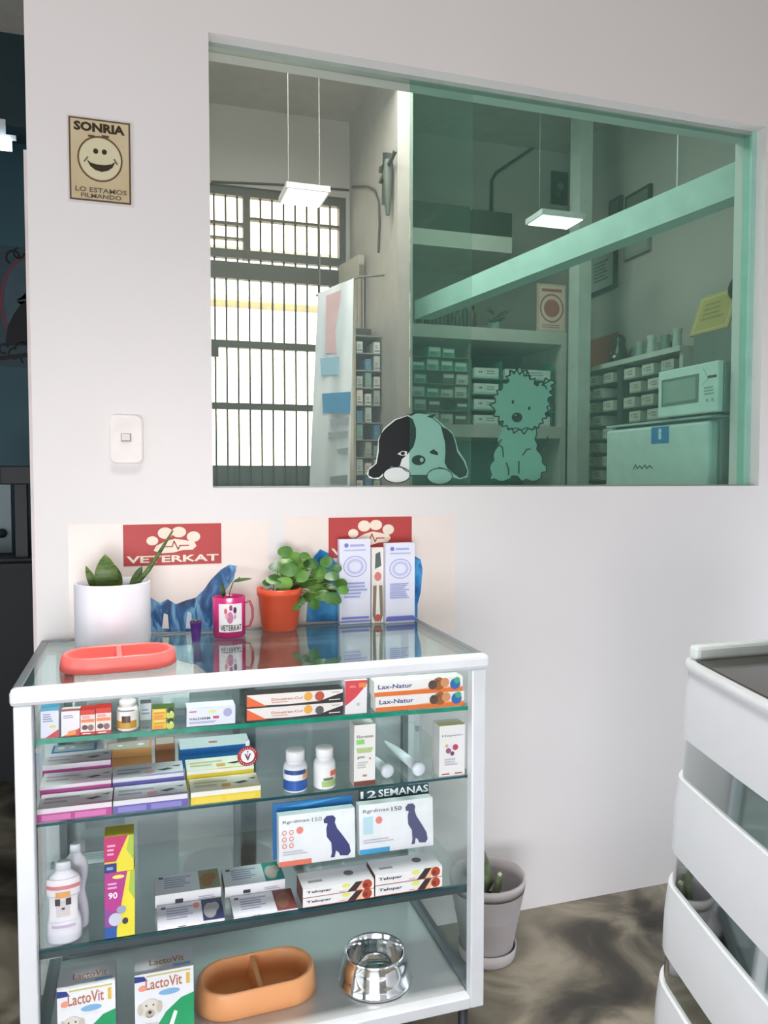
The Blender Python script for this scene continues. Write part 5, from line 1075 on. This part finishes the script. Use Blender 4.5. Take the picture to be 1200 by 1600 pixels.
# orange pot with leafy plant
c = at(442, 988, Z=TZ); r1 = (at(476, 950, Y=c.y).x-at(405, 950, Y=c.y).x)/2; hp = at(442, 922, Y=c.y).z-TZ
t = empty('leafy_potted_plant', (c.x, c.y+r1*.8, TZ), 'orange pot with a bushy round-leaved green plant', 'potted plant')
mm = MB(); OR = M('#d9502c', .4); mm.lathe([(r1*.74, 0), (r1*.76, .004), (r1*.80, hp*.12), (r1*.82, hp*.14), (r1*.95, hp*.82), (r1*1.0, hp*.84), (r1*1.02, hp), (r1*.93, hp), (r1*.9, hp*.85)], (0, 0, 0), OR, 36); mm.build('pot', t)
mm = MB(); mm.lathe([(0, hp*.88), (r1*.9, hp*.88)], (0, 0, 0), M('#3a2e24', .9), 24); mm.build('soil', t)
Yp = t.location.y; LBY = at(555, 975, Z=TZ).y; st = MB(); lf = MB(); rr = random.Random(9)
LEAF = [ramp_mat('round_leaf', [(.35, a_), (.65, b_)], 25, .35, 2) for a_, b_ in (('#3d6b2a', '#5f8f3c'), ('#4f7f33', '#7aa84a'), ('#2f5526', '#48763a'))]
def roundleaf(mb, c, nrm, r, mat, long=1.25):
    nrm = nrm.normalized(); u = nrm.cross(Vector((0, 0, 1))); u = u.normalized() if u.length > .01 else Vector((1, 0, 0)); v = nrm.cross(u)
    n_ = 14; ring_ = []
    for i in range(n_):
        a = 2*PI*i/n_; k = 1+.12*math.cos(a); ring_.append(c+u*r*math.cos(a)*k*long*.9+v*r*math.sin(a)*.85-nrm*(.18*r*(math.cos(a)**2)))
    top_ = c+nrm*r*.08; b_ = [p-nrm*.0008 for p in ring_]
    mb.add(ring_+[top_], [(i, (i+1) % n_, n_) for i in range(n_)], mat, True); mb.add(b_+[top_-nrm*.0008], [((i+1) % n_, i, n_) for i in range(n_)], mat, True)
spots = [(447, 862, 13), (462, 872, 14), (432, 885, 12), (452, 890, 16), (470, 886, 17), (488, 880, 14), (500, 895, 15), (512, 878, 13), (520, 900, 13), (430, 905, 14), (445, 912, 16), (462, 910, 17), (480, 908, 18), (498, 915, 17), (515, 920, 14), (533, 912, 12), (443, 925, 14), (465, 938, 15), (488, 932, 15), (505, 930, 14), (522, 935, 17), (462, 945, 12), (448, 875, 11), (418, 910, 8), (478, 868, 11), (537, 922, 10), (526, 888, 10), (493, 945, 11), (440, 897, 11), (508, 905, 14), (412, 925, 7), (470, 900, 15), (455, 900, 14)]
root = Vector((0, 0, hp*.88))
for i, (px_, py_, rp) in enumerate(spots):
    dy = rr.uniform(-.04, .03)-(.02 if py_ > 920 else 0); yy = min(Yp+dy, -.034 if px_ < 512 else LBY-.016); cpt = at(px_, py_, Y=yy)-t.location
    nr_ = Vector((rr.uniform(-.5, .5), -1, rr.uniform(.0, 1.1))); roundleaf(lf, cpt, nr_, rp*.00155*.92, LEAF[i % 3])
    mid = root.lerp(cpt, .5)+Vector((0, 0, .012)); st.tube([root+Vector((rr.uniform(-.015, .015), rr.uniform(-.01, .01), 0)), mid, cpt-Vector((0, -.002, 0))], .0012, M('#6a7a3c', .5), 5)
lf.build('leaves', t); st.build('stems', t)
# leaflet boxes
VI = '#7a80cc'
def leaflet(label, x0, x1, yt, yb, rz, kind):
    c = at((x0+x1)/2, yb, Z=TZ); w_ = at(x1, yb, Y=c.y).x-at(x0, yb, Y=c.y).x; h_ = at((x0+x1)/2, yt, Y=c.y).z-TZ
    mm = MB(); mm.box(-w_/2, 0, 0, w_/2, .022, h_, M('#e6e6f6', .45, var=.01))
    sh_ = [('c', VI, .22, .93, .07), ('r', '#a9aee0', .34, .915, .8, .94), ('r', '#b9bce4', .15, .865, .85, .88), ('o', '#a3a8de', .5, .68, .38, .125, .08), ('o', '#c2c4ec', .5, .68, .28, .09, .3), ('lines', '#9da2dc', .14, .30, .9, .50, 8 if kind else 5), ('r', VI, .0, .02, 1, .06 if kind else .04), ('r', VI, .05, .06, .95, .085)]
    if kind: sh_ = sh_+[('r', '#6a70c4', .02, .03, .98, .075)]
    face_draw(mm, Vector((-w_/2, 0, 0)), X_, Z_, -Y_, w_, h_, sh_)
    return tag(mm.build('leaflet_box', None, (c.x, c.y, TZ+.0006), (0, 0, rz)), label, 'box', 'white and violet boxes'), c
leaflet('white box with violet print standing on the glass top beside the leafy plant', 531, 579, 843, 975, 0, 0)
leaflet('white box with violet print standing at the right end of the glass top', 603, 648, 849, 973, 0, 1)
c = at(591, 974, Z=TZ); mm = MB(); w_ = .034; h_ = at(591, 855, Y=c.y+.028).z-TZ
mm.box(-w_/2, 0, 0, w_/2, .02, h_, M('#efe6e2', .45)); face_draw(mm, Vector((-w_/2, 0, 0)), X_, Z_, -Y_, w_, h_, [('p', '#5b6660', [(.25, .72), (.8, .76), (.7, .95), (.3, .92)]), ('p', '#8a7a66', [(.1, .5), (.4, .5), (.3, .0), (.05, .1)]), ('p', '#8a7a66', [(.6, .5), (.9, .5), (.95, .1), (.7, 0)]), ('p', '#f6eeea', [(.42, .55), (.56, .55), (.7, .1), (.3, .1)]), ('c', '#d8807a', .5, .62, .3, .06), ('c', '#cf5a55', .5, .07, .25, .05)])
tag(mm.build('slim_box', None, (c.x, c.y+.004, TZ+.0006)), 'slim white and red box standing between the two violet printed boxes', 'box')

# ================================================================== FLOOR POT
pc = at(767, 1500, Z=0.0); pc = Vector((.912, -.165, 0))
Yp = pc.y
t = empty('floor_planter', pc, 'grey ribbed planter with a dry cactus on the floor right of the display case', 'plant pot')
rt = .104; hp = at(780, 1362, Y=Yp).z
mm = MB(); pr = [(.070, .0), (.073, .004)]
for i in range(22):
    u = i/21; r = .074+(rt-.074)*u; z = .045+(hp-.075)*u; pr += [(r, z), (r+.0014, z+.004)]
pr += [(rt+.001, hp-.03), (rt+.003, hp-.012), (rt+.003, hp), (rt-.003, hp), (rt-.006, hp-.03), (rt-.012, hp-.10)]
PG = M('#aaa2a3', .5, var=.02); mm.lathe(pr, (0, 0, 0), PG, 48); mm.build('pot', t)
mm = MB(); mm.lathe([(.0, .0005), (.076, 0), (.079, .006), (.083, .036), (.080, .037), (.074, .012)], (0, 0, 0), M('#b5adad', .5), 48); mm.build('saucer', t)
mm = MB(); mm.lathe([(0, hp-.10), (rt-.012, hp-.10)], (0, 0, 0), M('#1c1915', .95, bump=.6, scale=60), 32); mm.build('soil', t)
mm = MB(); CA = ramp_mat('cactus_skin', [(.3, '#3f4a34'), (.7, '#6f7a58')], 40, .6, 3, bump=.4)
def rel2(px, py, dy=0): return at(px, py, Y=Yp+dy)-pc
b0 = Vector((-.045, -.02, hp-.10)); mm.tube([b0, rel2(762, 1365, -.02), rel2(757, 1345, -.02), rel2(752, 1325, -.02)], .012, CA, 10, [.014, .013, .011, .006])
b1 = Vector((-.02, -.04, hp-.10)); mm.tube([b1, rel2(778, 1385, -.04), rel2(781, 1366, -.04)], .01, CA, 10, [.012, .011, .008])
b2 = Vector((-.05, 0, hp-.10)); mm.tube([b2, rel2(768, 1375, 0), rel2(762, 1352, 0)], .01, CA, 10, [.010, .010, .005])
mm.tube([rel2(779, 1368, -.045), rel2(783, 1364, -.045)], .006, M('#b5b59a', .6), 8); mm.build('cactus', t)

# ================================================================== RECEPTION COUNTER
t = empty('reception_counter', (1.35, -1.1, 0), 'white curved reception counter with mirrored bands at the right edge', 'counter'); RL = t.location
CW = M('#dfe0e4', .4, var=.01)
def outline(off, n=10):
    """plan of the counter, grown outwards by off: rounded far-left corner, slanted customer side"""
    A = Vector((1.085, -.735)); B = Vector((.93, -1.50)); d = (B-A).normalized(); nrm = Vector((d.y, -d.x))
    if nrm.x > 0: nrm = -nrm
    r = .07; pts = []
    # corner between the back side (along +x) and the slanted side
    ci = A+Vector((r*1.0, -r*.9)) 
    a0 = PI/2; a1 = math.atan2(nrm.y, nrm.x); a1 = a1 if a1 > 0 else a1+2*PI
    pts.append((1.95, A.y+.01+off))
    pts.append((ci.x+.25, ci.y+r+off))
    for i in range(n+1):
        a = a0+(a1-a0)*i/n; pts.append((ci.x+(r+off)*math.cos(a), ci.y+(r+off)*math.sin(a)))
    # gentle convex run towards the viewer
    s0 = Vector((ci.x, ci.y))+nrm*(r+off)
    for i in range(1, 9):
        u = i/8; q_ = s0+d*(.80*u)+nrm*(.014*math.sin(PI*u)); pts.append((q_.x, q_.y))
    e = s0+d*.80; pts.append((e.x+.10, e.y-.06)); pts.append((1.95, e.y-.06))
    return pts
def flare(z): return .046*max(0, (.95-z))/.65
def band(name, z0, z1, mat, inset=0, bulge=.003, lab=None):
    rings = []; n_ = 6
    for i in range(n_+1):
        u = i/n_; z = z0+(z1-z0)*u; rings.append([(x-RL.x, y-RL.y, z) for x, y in outline(flare(z)-inset+bulge*math.sin(PI*u))])
    mm = MB(); mm.loft([r[::-1] for r in rings], mat, True); o = mm.build(name, t)
    for p_ in o.data.polygons:
        if abs(p_.normal.z) > .9: p_.use_smooth = False
    if lab: o['label'] = lab
    return o
lv = [.945, .800, .712, .553, .478, .333, .262, .13, .08]
band('white_band', lv[1], lv[0], CW); band('mirror_band', lv[2], lv[1], MIRROR, .007, 0, 'mirrored recessed band')
band('white_band', lv[3], lv[2], CW); band('mirror_band', lv[4], lv[3], MIRROR, .007, 0, 'mirrored recessed band')
band('white_band', lv[5], lv[4], CW); band('mirror_band', lv[6], lv[5], MIRROR, .007, 0, 'mirrored recessed band')
band('white_band', lv[7], lv[6], CW); band('plinth', 0, lv[7], CW, .02, 0)
band('top_rim', .945, .962, M('#e4e5e8', .35), -.006, .002)
mm = MB(); ol = outline(-.012)
mm.prism([(x-RL.x, y-RL.y) for x, y in ol][::-1], 'z', .962, .966, M('#2a261b', .06, var=.1, spec=.4)); o = mm.build('glass_top', t); o['label'] = 'dark glossy glass top'
# raised lip at the far side
mm = MB(); zl0, zl1 = .966, 1.005; x0 = 1.075; yb_ = -.700
mm.box(1.105-RL.x, -.775-RL.y, .962, 1.95-RL.x, -.745-RL.y, .994, M('#e2eae8', .35), .008); mm.build('raised_lip', t)
